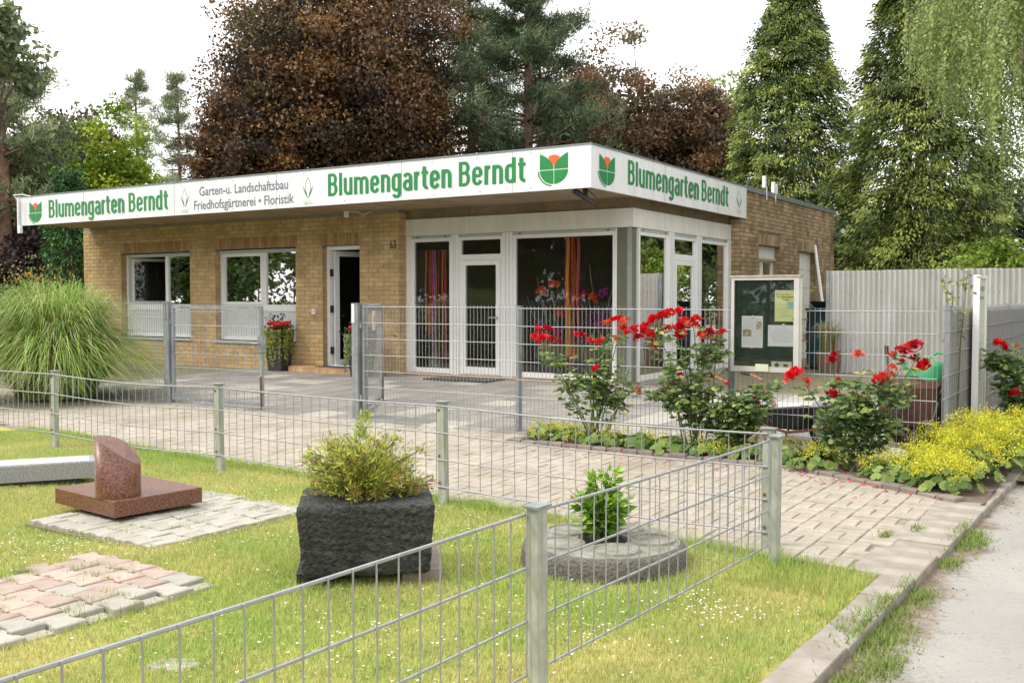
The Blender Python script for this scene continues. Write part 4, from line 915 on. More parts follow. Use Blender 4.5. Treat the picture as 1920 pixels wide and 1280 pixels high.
# ------------------------------------------------------------------ memorial stones on the lawn
def hpaver(m, name='paver', h=.05):
    a, b, w = .0945, .0795, .018
    return MB().prism([(-a, -b), (-a * .5, -b), (-a * .3, -b + w), (a * .3, -b + w), (a * .5, -b), (a, -b), (a, b), (a * .5, b), (a * .3, b - w), (-a * .3, b - w), (-a * .5, b), (-a, b)], 0, h, inset=.007).mesh(name, m)
hg, hp = hpaver('paver_grey'), hpaver('paver_pink', h=.07)
half_ = MB().prism([(-.045, -.07), (.045, -.07), (.045, .07), (-.045, .07)], 0, .05, inset=.007).mesh('paver', 'paver_grey')
def pad(name, label, x0, x1, y0, y1, me, z, rz, grey_border=None):
    cx, cy_ = (x0 + x1) / 2, (y0 + y1) / 2; t = thing(name, label, 'paving', (cx, cy_, 0), rz, None)
    i = 0; yv = y0 + .083
    while yv < y1:
        xv = x0 + .1 + (.1 if i % 2 else 0)
        while xv < x1 - .02:
            m_ = grey_border if (grey_border and (xv + .2 > x1 or random.random() < .05)) else me
            if not (random.random() < .04 and (i == 0)): inst('paver', m_, t, (xv - cx, yv - cy_, z + random.uniform(-.004, .006)), (random.uniform(-.02, .02), random.uniform(-.02, .02), random.uniform(-.02, .02)))
            xv += .2
        if i % 2: inst('paver', half_, t, (x0 + .048 - cx, yv - cy_, z + random.uniform(-.004, .004)))
        else: inst('paver', half_, t, (xv - .05 - cx, yv - cy_, z + random.uniform(-.004, .004)))
        yv += .15; i += 1
    box(-(x1 - x0) / 2 - .02, (x1 - x0) / 2 + .03, -(y1 - y0) / 2 - .02, (y1 - y0) / 2 + .02, -.05, z + .028).build('joint_bed', 'joint_soil', t); return t
pad('paved_pad', 'small pad of grey interlocking pavers under the red granite stone', -6.30, -4.98, 3.86, 5.15, hg, -.022, -.03)
hgt = hpaver('paver_grey', h=.07)
pad('paved_pad', 'small pad of pinkish interlocking pavers raised above the grass', -5.20, -4.15, 2.20, 3.50, hp, -.03, -.02, hgt)
F0, R0, L0 = gp(215, 971, .06), gp(379, 941, .06), gp(139, 937, .06); e1, e2 = R0 - F0, L0 - F0; l1, l2 = np.linalg.norm(e1), np.linalg.norm(e2); a1_ = math.atan2(e1[1], e1[0]) - PI / 2; ctr = F0 + e1 / 2 + np.array([-math.sin(a1_ + PI / 2), math.cos(a1_ + PI / 2), 0]) * l2 / 2
g = thing('granite_memorial', 'polished red granite slab carrying an obliquely cut round pillar', 'gravestone', (ctr[0], ctr[1], 0), a1_)
hx_, hy_ = l2 / 2, l1 / 2     # local x across, local y along the long edge
box(-hx_ * .7, hx_ * .7, -hy_ * .65, hy_ * .65, .0, .06).build('support', 'dark_grey', g); MB().prism([(-hx_, -hy_), (hx_, -hy_), (hx_, hy_), (-hx_, hy_)], .06, .17, inset=.006).build('slab', 'granite_red', g)
n = 40; r = MB(); R_ = .148; pc_ = gp(222, 928, .17); q_ = pc_ - ctr; ca, sa = math.cos(-a1_), math.sin(-a1_); cxy = (q_[0] * ca - q_[1] * sa, q_[0] * sa + q_[1] * ca)
for lv in range(2):
    for q in range(n):
        t = 2 * PI * q / n; x, y = R_ * math.cos(t), R_ * math.sin(t); s2 = -math.cos(t - (YAW - a1_))
        r.v.append((cxy[0] + x, cxy[1] + y, .17 if lv == 0 else .17 + .345 + .095 * s2 - .03 * s2 * s2))
r.f = [(q, (q + 1) % n, n + (q + 1) % n, n + q) for q in range(n)] + [tuple(n + q for q in range(n))]
pl_ = r.build('pillar', 'granite_red', g); pl_.data.shade_smooth(); pl_.data.polygons[n].use_smooth = False
g = thing('granite_block', 'long rough grey granite block lying on the grass by the low fence', 'stone', (-7.25, 5.08, 0), math.radians(56))
MB().prism([(-1.5, 0), (0, .0), (-.04, .36), (-1.5, .36)], .05, .185, inset=.015).build('block', 'granite_grey', g); box(-1.4, -.08, .04, .32, .186, .1875).build('smooth_top', 'granite_top', g); box(-1.35, -.15, .06, .30, -.05, .052).build('base', 'dark_grey', g)
# rough stone trough with a conifer
def rough_box(a, b, h, taper, seg, amp, rnd=.05):
    V = []; F_ = []
    def face(o, u, v, nu, nv):
        i = len(V)
        for j in range(nv + 1):
            for k in range(nu + 1): V.append(np.array(o) + np.array(u) * k / nu + np.array(v) * j / nv)
        for j in range(nv):
            for k in range(nu): q = i + j * (nu + 1) + k; F_.append((q, q + 1, q + nu + 2, q + nu + 1))
    face((-a, -b, 0), (2 * a, 0, 0), (0, 0, h), seg, seg); face((a, -b, 0), (0, 2 * b, 0), (0, 0, h), seg, seg); face((a, b, 0), (-2 * a, 0, 0), (0, 0, h), seg, seg); face((-a, b, 0), (0, -2 * b, 0), (0, 0, h), seg, seg)
    face((-a, -b, h), (2 * a, 0, 0), (0, 2 * b, 0), seg, seg); face((-a, b, 0), (2 * a, 0, 0), (0, -2 * b, 0), 2, 2)
    V = np.array(V); 
    c = np.array([0, 0, h / 2]); hb = np.array([a, b, h / 2]) - rnd; q = V - c; core = np.clip(q, -hb, hb); e = q - core; V = c + core + unit(e) * np.minimum(np.linalg.norm(e, axis=1, keepdims=True), rnd)
    k = .92 + .08 * V[:, 2:3] / h * taper; V[:, :2] *= k
    d = np.sin(V @ [41., 23, 57]) * np.sin(V @ [-29., 47, 35] + 1) + .6 * np.sin(V @ [83., -71, 91]) * np.sin(V @ [67., 89, -77]); V += unit(V - c) * (d * amp)[:, None]
    return V, np.array(F_)
fdir = math.atan2(-.76, .65); tr = thing('stone_trough', 'rough black stone trough planted with a low conifer', 'planter', (-3.62, 4.20, .045), fdir + PI / 2)
V, Fq = rough_box(.365, .29, .39, 1., 44, .0032, .032); npobj('trough', V, Fq, 'granite_black', None, tr, smooth=True)
box(-.22, .22, -.16, .16, .35, .386).build('soil', 'twig', tr)
for x in (-.37, .19): box(x, x + .22, -.20, .34, -.06, .012).build('support_block', 'edging' if x > 0 else 'granite_black', tr)
cn = thing('dwarf_conifer', 'dwarf yellow-green conifer spreading over the black stone trough', 'shrub', (-3.62, 4.20, .43), fdir + PI / 2)
br = MB(); PP = []; AA = []; CCs = []
for k in range(80):
    a = random.uniform(0, 2 * PI); l = random.uniform(.10, .36); h = random.uniform(.03, .36) * (1.15 - l); pts = [(0.08 * math.cos(a), .06 * math.sin(a), 0), (l * .5 * math.cos(a), l * .42 * math.sin(a), h * .7), (l * math.cos(a), l * .82 * math.sin(a), h)]
    br.tube(pts, [.009, .006, .003], 4)
    for s in range(120):
        q = random.uniform(.25, 1.0) if h > .1 else random.uniform(.5, 1); p = np.array(pts[0]) * (1 - q) ** 2 + 2 * q * (1 - q) * np.array(pts[1]) + q * q * np.array(pts[2]); PP.append(p + rng.normal(size=3) * .026)
        AA.append(rng.normal(size=3) + np.array([math.cos(a), math.sin(a), .9])); u = random.random(); CCs.append((.34, .20, .07) if (u < .14 or (h < .07 and u < .5)) else ((.48, .50, .10) if u < .70 else (.22, .32, .06)))
for k in range(30):  # leader
    p = np.array([rng.normal() * .02 - .02, rng.normal() * .02, .28 + k * .006]); 
    for s in range(6): PP.append(p); AA.append(rng.normal(size=3) + [0, 0, 1.2]); CCs.append((.36, .42, .10))
br.build('branch', 'twig', cn, kind='stuff'); V, Fq, Cc = leaves(np.array(PP), np.array(AA), rng.uniform(.025, .055, len(PP)), rng.uniform(.006, .013, len(PP)), np.array(CCs)); npobj('foliage', V, Fq, 'leaf', Cc, cn, 'stuff')
# millstone with a leafy herb
ms = thing('millstone', 'round weathered millstone with carved rings lying on the lawn', 'stone', (-2.59, 5.07, 0)); Rm = .475
pr = [(Rm * .97, -.09), (Rm, -.01), (Rm * .995, .09), (Rm * .965, .125), (Rm * .93, .135), (.13, .135), (.12, .08)]
me_ = MB().lathe(pr, 96, cap=False); V = np.array(me_.v); d = np.sin(V @ [61., 43, 77]) * np.sin(V @ [-49., 67, 55] + 1) + .5 * np.sin(V @ [123., -101, 131]); V[:, :2] *= 1 + (d * .006)[:, None]; me_.v = [tuple(v) for v in V]
b_ = me_.build('stone_disc', 'millstone', ms, True); MB().lathe([(Rm * .92, .1355), (Rm * .915, .142), (.15, .142), (.14, .11)], 72, cap=False).build('top_face', 'millstone_top', ms); MB().lathe([(.0, .07), (.14, .07)], 24, cap=False).build('soil', 'soil', ms)
for a in range(5):
    t = a * 2 * PI / 5 + .4; MB().lathe([(.135, .14), (.13, .156), (.118, .158), (.112, .148), (0.001, .148)], 28, (.275 * math.cos(t), .275 * math.sin(t), 0), cap=False).build('carved_ring', 'millstone_top', ms)
def herb(t, n_st, h, spread, col, lw, n_lf):
    st_ = MB(); PP = []; AA = []
    for k in range(n_st):
        a = random.uniform(0, 2 * PI); s = spread * random.uniform(.2, 1); hh = h * random.uniform(.5, 1) * (1.15 - .5 * s / spread); pts = [(.03 * math.cos(a), .03 * math.sin(a), -.05), (s * .4 * math.cos(a), s * .4 * math.sin(a), hh * .6), (s * math.cos(a), s * math.sin(a), hh)]; st_.tube(pts, [.006, .004, .002], 4)
        for j in range(n_lf):
            q = random.uniform(.3, 1); p = np.array(pts[0]) * (1 - q) ** 2 + 2 * q * (1 - q) * np.array(pts[1]) + q * q * np.array(pts[2]); PP.append(p + rng.normal(size=3) * .012); AA.append(rng.normal(size=3) * [1, 1, .5] + [math.cos(a), math.sin(a), .3])
    st_.build('stem', 'stem', t, kind='stuff'); n = len(PP); V, Fq, Cc = leaves(np.array(PP), np.array(AA), rng.uniform(.6, 1.3, n) * lw * 1.7, rng.uniform(.6, 1.2, n) * lw, pick(n, col), np.array([0, 0, 1.])); npobj('foliage', V, Fq, 'leaf', Cc, t, 'stuff')
t = thing('herb_plant', 'bright green leafy herb growing from the eye of the millstone', 'plant', (-2.62, 5.10, .12)); herb(t, 24, .44, .21, [(.24, .42, .04), (.34, .52, .07), (.15, .30, .04)], .042, 30)
t = thing('stepping_stone', 'small flat pale stone sunk in the grass', 'stone', tuple(gp(325, 1252)), .4); MB().prism([(-.10, -.06), (-.02, -.08), (.09, -.05), (.11, .03), (.03, .07), (-.09, .05)], -.02, .022, inset=.012).build('stone', 'stone', t)

# ------------------------------------------------------------------ door planters
def fol_red(t, z, trail=True, col=((.38, .42, .06), (.20, .30, .05), (.48, .46, .12))):
    fl = MB()
    for k in range(60):
        a = random.uniform(0, 2 * PI); r_ = random.uniform(0, .21); c_ = (r_ * math.cos(a), r_ * math.sin(a), z + .10 + random.uniform(-.03, .07))
        for j in range(5):
            b = a + j * 1.256; fl.ball((c_[0] + .022 * math.cos(b), c_[1] + .022 * math.sin(b), c_[2]), .026, 6, 3, .7)
    fl.build('flowers', 'begonia', t, kind='stuff')
    n = 260; P_ = rng.normal(size=(n, 3)) * [.13, .13, .04] + [0, 0, z + .04]; V, Fq, Cc = leaves(P_, rng.normal(size=(n, 3)) + [0, 0, .5], rng.uniform(.05, .09, n), .05, pick(n, [(.06, .10, .03), (.10, .05, .03), (.08, .14, .04)])); npobj('foliage', V, Fq, 'leaf', Cc, t, 'stuff')
    n = 60; P_ = rng.normal(size=(n, 3)) * [.10, .08, .05] + [-.05, 0, z + .22]; V, Fq, Cc = leaves(P_, rng.normal(size=(n, 3)) + [0, 0, .7], .06, .04, pick(n, [(.06, .04, .03), (.09, .07, .04)])); npobj('dark_foliage', V, Fq, 'leaf', Cc, t, 'stuff')
    if trail:
        PP = []; 
        for k in range(48):
            a = random.uniform(PI * 1.2, PI * 2.1); L_ = random.uniform(.25, .72); x0, y0 = .25 * math.cos(a), .25 * math.sin(a)
            for j in range(int(L_ / .016)): q = j * .016; PP.append((x0 * (1.12 - .12 * q) + random.uniform(-.025, .025), y0 * 1.15 - .02 + random.uniform(-.025, .02), z + .03 - q))
        n = len(PP); V, Fq, Cc = leaves(np.array(PP), rng.normal(size=(n, 3)) + [0, -.6, -.5], rng.uniform(.025, .045, n), .028, pick(n, col)); npobj('trailing_foliage', V, Fq, 'leaf', Cc, t, 'stuff')
def sqpot(h, a, b): 
    r = MB(); r.v = [(-a, -a, 0), (a, -a, 0), (a, a, 0), (-a, a, 0), (-b, -b, h), (b, -b, h), (b, b, h), (-b, b, h), (-b + .03, -b + .03, h), (b - .03, -b + .03, h), (b - .03, b - .03, h), (-b + .03, b - .03, h), (-b + .03, -b + .03, h - .05), (b - .03, -b + .03, h - .05), (b - .03, b - .03, h - .05), (-b + .03, b - .03, h - .05)]
    r.f = [(3, 2, 1, 0), (12, 13, 14, 15)] + [(o + q, o + (q + 1) % 4, o + 4 + (q + 1) % 4, o + 4 + q) for o in (0, 4, 8) for q in range(4)]; return r
p = onY(523, 640, 13.98)
t = thing('tall_planter', 'tall black planter with red begonias and trailing yellow-green creeper left of the door step', 'planter', (p[0], 13.98, .10), .15); sqpot(.82, .15, .215).build('pot', 'dark_grey', t); fol_red(t, .80)
t = thing('tall_planter', 'tall dark planter with pale trailing leaves behind the open gate leaf', 'planter', (-11.95, 13.75, .10), .1); sqpot(.78, .14, .20).build('pot', 'dark_grey', t); fol_red(t, .76, True, ((.36, .40, .22), (.20, .27, .10)))

# ------------------------------------------------------------------ roses
mat('flower_dark', (.33, .004, .012), .65, var=.35, scale=30, spec=.15); mat('flower_faded', (.50, .05, .03), .7, var=.4, scale=40, hue2=(.62, .14, .08), spec=.1)
def rose_mesh(m_='flower_red'):
    r = MB()
    for ring, (nr, rad, zc, tilt, sz) in enumerate(((3, .006, .016, .2, .020), (5, .014, .012, .55, .026), (6, .022, .005, .95, .030), (7, .030, -.004, 1.3, .032))):
        for k in range(nr):
            a = 2 * PI * k / nr + ring * .7 + random.uniform(-.15, .15); ca, sa = math.cos(a), math.sin(a); i = len(r.v); t = tilt + random.uniform(-.12, .12)
            for (u, v, w) in ((-.6, 0, 0), (.6, 0, 0), (1, .55, .25), (.55, 1, .1), (0, 1.08, 0), (-.55, 1, .1), (-1, .55, .25)):
                uu, vv = u * sz * .62, v * sz; ro = rad + vv * math.sin(t) - w * sz * .8 * math.cos(t); zz = zc + vv * math.cos(t) + w * sz * .3
                r.v.append((ro * ca - uu * sa, ro * sa + uu * ca, zz))
            r.f.append(tuple(range(i, i + 7)))
    r.ball((0, 0, .012), .018, 7, 4); return r.mesh('flower', m_)
ROSE = [rose_mesh() for _ in range(4)] + [rose_mesh('flower_dark') for _ in range(2)] + [rose_mesh('flower_faded')]
def leaf5(PP, AA, L, Wd, cols):
    """rounded six-point leaflets, slightly folded"""
    n = len(PP); A = unit(AA); r_ = np.array([0, 0, 1.]) + rng.normal(size=(n, 3)) * .55; B = unit(np.cross(A, r_)); N = np.cross(B, A); L = np.broadcast_to(L, n)[:, None]; Wd = np.broadcast_to(Wd, n)[:, None]
    V = np.stack([PP, PP + A * L * .28 + B * Wd * .46 + N * Wd * .14, PP + A * L * .68 + B * Wd * .42 + N * Wd * .10, PP + A * L - N * L * .06, PP + A * L * .68 - B * Wd * .42 + N * Wd * .10, PP + A * L * .28 - B * Wd * .46 + N * Wd * .14], 1).reshape(-1, 3)
    i = np.arange(n)[:, None] * 6; Fq = np.concatenate([i + [0, 1, 2, 3], i + [0, 3, 4, 5]], 0); return V, Fq, np.repeat(cols, 6, 0)
RL = [(.12, .20, .085), (.17, .26, .09), (.23, .31, .10), (.085, .155, .07), (.34, .40, .11)]
def rose_bush(label, base, canes, flowers, nleaf, group='red rose bushes along the fence', lowbare=.45, extra=()):
    """canes: list of tip pixels (x,y) with y-plane; flowers: pixel list"""
    t = thing('rose_bush', label, 'rose bush', base, 0, group); B = np.array(base); st_ = MB(); segs = []; YP = base[1]
    for (x, y) in canes:
        tip = onY(x, y, YP + random.uniform(-.16, .16)) - B; b0 = np.array([random.uniform(-.09, .09), random.uniform(-.07, .07), -.03]); mid = b0 * .6 + tip * .4 + np.array([random.uniform(-.05, .05), random.uniform(-.05, .05), .06])
        st_.tube([tuple(b0), tuple(mid), tuple(tip)], [.010, .007, .004], 5); segs.append((b0, mid, tip))
    for k in range(len(canes)):   # side shoots
        b0, mid, tip = random.choice(segs); q = random.uniform(.4, .85); p = b0 * (1 - q) ** 2 + 2 * q * (1 - q) * mid + q * q * tip; e = p + np.array([random.uniform(-.2, .2), random.uniform(-.15, .15), random.uniform(.05, .25)]); st_.tube([tuple(p), tuple((p + e) / 2 + [0, 0, .02]), tuple(e)], [.005, .004, .003], 4); segs.append((p, (p + e) / 2, e))
    PP, AA = [], []
    per = int(nleaf * 1.8) // len(segs)
    for si, (b0, mid, tip) in enumerate(segs):
        for k in range(per):
            q = random.uniform(lowbare if si < len(canes) else .1, 1.0); p = b0 * (1 - q) ** 2 + 2 * q * (1 - q) * mid + q * q * tip; a = random.uniform(0, 2 * PI); out = np.array([math.cos(a), math.sin(a), random.uniform(-.3, .35)]); o = p + out * random.uniform(.02, .10)
            for w_ in (-1, 0, 1): 
                PP.append(o + out * (.03 if w_ == 0 else 0)); s = np.array([-math.sin(a), math.cos(a), 0]) * w_; AA.append(out + s * 1.3 + rng.normal(size=3) * .2)
    n = len(PP); V, Fq, Cc = leaf5(np.array(PP), np.array(AA), rng.uniform(.045, .075, n), rng.uniform(.036, .056, n), pick(n, RL)); npobj('foliage', V, Fq, 'leaf', Cc, t, 'stuff'); st_.build('canes', 'stem', t, kind='stuff')
    for (x, y, *s) in flowers:
        p = onY(x, y, YP + random.uniform(-.14, .06)) - B; s = (s[0] if s else 1.) * random.uniform(.8, 1.12)
        o = inst('flower', random.choice(ROSE), t, tuple(p), (random.uniform(-.3, 1.1), random.uniform(-.6, .6), random.uniform(0, 6)), (s, s, s * 1.35))
    return t
def jit(l, n, r): return [(x + random.uniform(-r, r), y + random.uniform(-r, r)) for x, y in l for _ in range(n)]
rose_bush('red rose bush in the bed beside the glazed shop front, bare canes below', (-4.72, 9.05, .02), [(1020, 640), (1045, 700), (1090, 640), (1095, 690), (1130, 620), (1150, 640), (1165, 610), (1180, 690), (1060, 720), (1120, 700), (1190, 720), (1140, 740)],
    [(1008, 618), (1026, 619, 1.2), (1002, 632, 1.1), (1004, 637), (1019, 635, 1.2), (1036, 637), (1048, 641, .8), (1078, 627, .8), (1092, 629, .9), (1108, 640, .8), (1118, 692, .9), (1122, 642, .8), (1148, 601), (1160, 601, 1.2), (1172, 606, 1.2), (1168, 617), (1176, 625), (1157, 635, .8), (1135, 608, .9), (1193, 617), (1197, 634), (1195, 733, .8), (1187, 619, .9), (1130, 636, .7), (1117, 703, .7)], 230)
rose_bush('tallest red rose bush, full blooms in front of the glazed side doors', (-3.66, 9.10, .02), [(1225, 610), (1240, 640), (1265, 610), (1300, 610), (1290, 650), (1330, 620), (1260, 700), (1240, 690), (1320, 680), (1280, 720), (1345, 630), (1300, 740)],
    [(1247, 593, 1.3), (1255, 588, 1.2), (1240, 596, 1.2), (1222, 604, 1.3), (1212, 616, 1.4), (1216, 629, 1.4), (1226, 600, 1.1), (1269, 621, 1.7), (1272, 632, 1.4), (1283, 605, 1.2), (1288, 609), (1305, 599, 1.1), (1304, 611), (1320, 632, 1.2), (1330, 625, 1.1), (1355, 624, .9), (1313, 628), (1248, 617, .8), (1273, 585, .9), (1228, 651, .7), (1249, 728, .9), (1262, 719, .7), (1275, 704, .7), (1331, 704, .6), (1300, 603, .8)], 300)
rose_bush('leafy low rose bush beside the tallest one, almost without blooms', (-3.22, 9.12, .02), [(1320, 730), (1350, 725), (1380, 730), (1400, 745), (1415, 765), (1360, 760), (1330, 770), (1390, 790), (1345, 790)], [(1413, 749, .7), (1420, 757, .6), (1363, 720, .5)], 330, lowbare=.3)
rose_bush('spreading rose bush beside the wheelbarrow, scattered red blooms', (-2.12, 8.90, .02), [(1510, 720), (1530, 780), (1545, 730), (1560, 690), (1575, 760), (1600, 745), (1620, 690), (1640, 750), (1660, 770), (1690, 690), (1700, 740), (1690, 790), (1560, 810), (1640, 810), (1720, 670)],
    [(1486, 708, 1.3), (1493, 700, 1.2), (1511, 716, 1.1), (1564, 666), (1561, 678, 1.1), (1609, 667, 1.1), (1561, 743, 1.2), (1671, 667, 1.0), (1673, 690, .9), (1696, 655, 1.2), (1706, 652, 1.2), (1717, 651, 1.2), (1688, 660, 1.1), (1714, 675, 1.0), (1730, 692, 1.2), (1733, 682), (1647, 712, 1.1), (1657, 706, 1.1), (1668, 706, 1.0), (1572, 712, .6), (1690, 678, .8)], 420, lowbare=.3)
rose_bush('rose bush with a few crimson blooms beyond the info board', (-.98, 11.2, .02), [(1865, 680), (1880, 650), (1900, 690), (1915, 660), (1890, 720), (1910, 740)], [(1872, 644, 1.1), (1881, 648, 1.1), (1883, 655), (1908, 649, .7), (1893, 742, 1.0), (1903, 738, 1.1), (1886, 743, .8)], 260)

# ------------------------------------------------------------------ lady's mantle clumps
def scallop_mesh():
    r = MB(); n = 18; r.v = [(0, 0, 0)]
    for q in range(n): t = 2 * PI * q / n; rr = (1.0 if q % 2 else .86) * (1 if q else .4); r.v.append((rr * math.cos(t), rr * math.sin(t), .16 * rr + .05 * (q % 2)))
    r.f = [(0, 1 + q, 1 + (q + 1) % n) for q in range(n)]; return np.array(r.v), np.array(r.f)
SV, SF = scallop_mesh()
def mantle(label, x, y, R_, H_, yellow, group, z=.02, nleaf=60):
    t = thing('ladys_mantle', label, 'plant', (x, y, z), 0, group); n = nleaf; a = rng.uniform(0, 2 * PI, n); rr = R_ * np.sqrt(rng.random(n)); hh = H_ * .55 * (1 - (rr / R_) ** 2 * .75) * rng.uniform(.5, 1.1, n) + .02; s = rng.uniform(.032, .056, n)
    Z = np.zeros((n, len(SV), 3)); 
    for i in range(n):
        tl = Matrix.Rotation(a[i], 3, 'Z') @ Matrix.Rotation(.2 + .75 * rr[i] / R_ + random.uniform(-.3, .3), 3, 'Y') @ Matrix.Rotation(random.uniform(0, 6), 3, 'Z'); Z[i] = (SV * s[i]) @ np.array(tl).T + [rr[i] * math.cos(a[i]), rr[i] * math.sin(a[i]), hh[i]]
    Fq = (np.arange(n)[:, None, None] * len(SV) + SF[None]).reshape(-1, 3); npobj('leaves', Z.reshape(-1, 3), Fq, 'leaf', np.repeat(pick(n, [(.13, .21, .05), (.19, .28, .07), (.09, .16, .04), (.24, .31, .08)]), len(SV), 0), t, 'stuff')
    m = int(yellow); PP = []
    for k in range(max(4, m // 70)):
        aa = random.uniform(0, 2 * PI); r0 = R_ * 1.05 * math.sqrt(random.random()); h0 = H_ * random.uniform(.7, 1.05) * (1 - .4 * (r0 / R_) ** 2)
        for j in range(70): q = rng.normal(size=3) * [.032, .032, .026]; PP.append((r0 * math.cos(aa) + q[0], r0 * math.sin(aa) + q[1], max(.02, h0 + q[2])))
    n = len(PP); V, Fq, Cc = leaves(np.array(PP), rng.normal(size=(n, 3)) + [0, 0, .6], rng.uniform(.008, .021, n), rng.uniform(.007, .016, n), pick(n, [(.66, .62, .04), (.76, .69, .07), (.56, .57, .045), (.40, .46, .055)])); npobj('blossom', V, Fq, 'leaf', Cc, t, 'stuff')
GL = 'yellow lady\'s mantle along the rose bed'
lows = [(-5.35, 9.15, 'low lady\'s mantle with yellow sprays at the gate end of the rose bed'), (-5.0, 9.1, 'low lady\'s mantle with yellow sprays, second from the gate end of the bed'), (-4.62, 9.05, 'low lady\'s mantle at the foot of the rose bush with bare canes'),
        (-4.25, 9.08, 'low lady\'s mantle filling the gap between the two tall flowering roses'), (-3.9, 9.02, 'low lady\'s mantle filling the gap between the two tall flowering roses'), (-3.5, 9.02, 'low lady\'s mantle at the foot of the tallest rose bush'), (-3.1, 9.05, 'low lady\'s mantle at the foot of the bloomless leafy rose'), (-2.75, 9.0, 'low lady\'s mantle between the bloomless leafy rose and the wheelbarrow')]
for k, (x, y, l_) in enumerate(lows): mantle(l_, x, y, .24, .22, 700 if k < 2 else 330, GL, nleaf=70)
for (x, y, l_) in [(-2.42, 8.85, 'lady\'s mantle with yellow sprays in front of the grey wheelbarrow'), (-1.75, 8.62, 'sparsely flowering lady\'s mantle between the spreading rose and the yellow mound')]: mantle(l_, x, y, .26, .24, 900, GL, nleaf=80)
lc = 'dense bright yellow mound of lady\'s mantle at the corner of the bed'
for (x, y, h) in [(-1.50, 8.58, .32), (-1.27, 8.35, .30), (-1.20, 8.85, .44), (-1.42, 9.05, .46), (-1.10, 9.25, .52), (-1.25, 9.6, .56), (-1.02, 9.75, .55), (-.95, 10.2, .5)]: mantle(lc, x, y, .27, h, 3000, GL, nleaf=90)
# strappy green leaves beyond the board
t = thing('strappy_plant', 'tuft of dark green strap leaves below the info board', 'plant', (-1.12, 10.75, .02)); V, Fq, Cc = blades(160, .22, .5, .3, pick(160, [(.05, .11, .03), (.08, .15, .04)]), .022); npobj('foliage', V, Fq, 'leaf', Cc, t, 'stuff')
t = thing('climbing_shoot', 'thin leafy shoot rising above the fence corner', 'plant', tuple(onY(1795, 700, 10.4))); t.location.z = .02; st_ = MB(); PP = []; AA = []
for (x, y) in ((1797, 485), (1770, 520), (1815, 505), (1785, 545)):
    e = onY(x, y, 10.4) - np.array(t.location); st_.tube([(0, 0, 0), (e[0] * .3, 0, e[2] * .6), tuple(e)], [.008, .006, .003], 5)
    for j in range(26): q = random.uniform(.6, 1); PP.append(np.array([e[0] * (.6 * q * (1 - q) + q * q), e[1] * q, e[2] * (1.2 * q * (1 - q) + q * q)]) + rng.normal(size=3) * .03); AA.append(rng.normal(size=3))
st_.build('stem', 'stem', t, kind='stuff'); n = len(PP); V, Fq, Cc = leaf5(np.array(PP), np.array(AA), .05, .035, pick(n, [(.22, .28, .08), (.3, .34, .12)])); npobj('foliage', V, Fq, 'leaf', Cc, t, 'stuff')

# ------------------------------------------------------------------ ornamental grass
p = dp(105, 705, 15.0); t = thing('ornamental_grass', 'huge arching clump of green ornamental grass beside the gate', 'ornamental grass', (p[0], p[1], .02))
pal_ = [(.30, .44, .06), (.39, .51, .09), (.21, .35, .05), (.54, .52, .24), (.14, .25, .04), (.26, .40, .06)]
parts_ = [blades(3600, .45, 2.0, 1.15, pick(3600, pal_), .017, seg=7, droop=.7), blades(3400, .55, 1.5, 1.75, pick(3400, pal_), .017, seg=7, droop=1.35), blades(1500, .55, .9, 1.6, pick(1500, pal_[2:]), .016, seg=6, droop=1.5)]
vo = 0; VV, FF, CC_ = [], [], []
for V, Fq, Cc in parts_: VV.append(V); FF.append(Fq + vo); CC_.append(Cc); vo += len(V)
VV = np.concatenate(VV); VV[:, 2] = np.maximum(VV[:, 2], .02); npobj('blades', VV, np.concatenate(FF), 'grass', np.concatenate(CC_), t, 'stuff')
t = thing('flowering_shrub', 'orange-tipped flowering shrub behind the ornamental grass', 'shrub', tuple(dp(65, 640, 17.5))); t.location.z = 0; n = 1500; P_ = rng.normal(size=(n, 3)) * [.24, .3, .2] + [0, 0, 1.62]; u = (P_[:, 2] > 1.85)[:, None]; V, Fq, Cc = leaves(P_, rng.normal(size=(n, 3)) + [0, 0, .8], .06, .03, np.where(u & (rng.random((n, 1)) < .45), [[.50, .27, .03]], pick(n, [(.14, .20, .05), (.22, .26, .09)]))); npobj('foliage', V, Fq, 'leaf', Cc, t, 'stuff'); MB().tube([(0, 0, 0), (.05, 0, 1.6)], [.04, .02], 6).build('stem', 'twig', t)

# ------------------------------------------------------------------ lawn grass, daisies, petals
def grassfield(name, n, xr_, yr_, keep, h, w, pal, mtl='grass'):
    x = rng.uniform(*xr_, n); y = rng.uniform(*yr_, n); m = keep(x, y); x, y = x[m], y[m]; n = len(x); z = lawn_z(x, y)
    pn = np.sin(x * 1.9 + 1.3 * np.sin(y * 1.4)) * np.sin(y * 2.3 + 1.1 * np.sin(x * 1.7)) + .5 * np.sin(x * 5.1 + y * 3.7) * np.sin(y * 6.3 - x * 2.9)
    dry = np.clip(.5 + .45 * pn + rng.normal(size=n) * .35, 0, 1)[:, None]; g = np.array(pal[0]); d = np.array(pal[1]); cols = (g * (1 - dry) + d * dry) * rng.uniform(.75, 1.25, (n, 1))
    hh = h * rng.uniform(.5, 1.3, n) * (1.1 - .35 * dry[:, 0]); a = rng.uniform(0, 2 * PI, n); l = rng.uniform(.2, .9, n) * hh; ww = w * rng.uniform(.7, 1.3, n)
    B = np.stack([x, y, z], -1); T = np.stack([-np.sin(a), np.cos(a), 0 * a], -1) * ww[:, None] / 2; tip = B + np.stack([np.cos(a) * l, np.sin(a) * l, hh], -1)
    V = np.stack([B - T, B + T, tip], 1).reshape(-1, 3); return V, np.arange(3 * n).reshape(n, 3), np.repeat(cols, 3, 0)
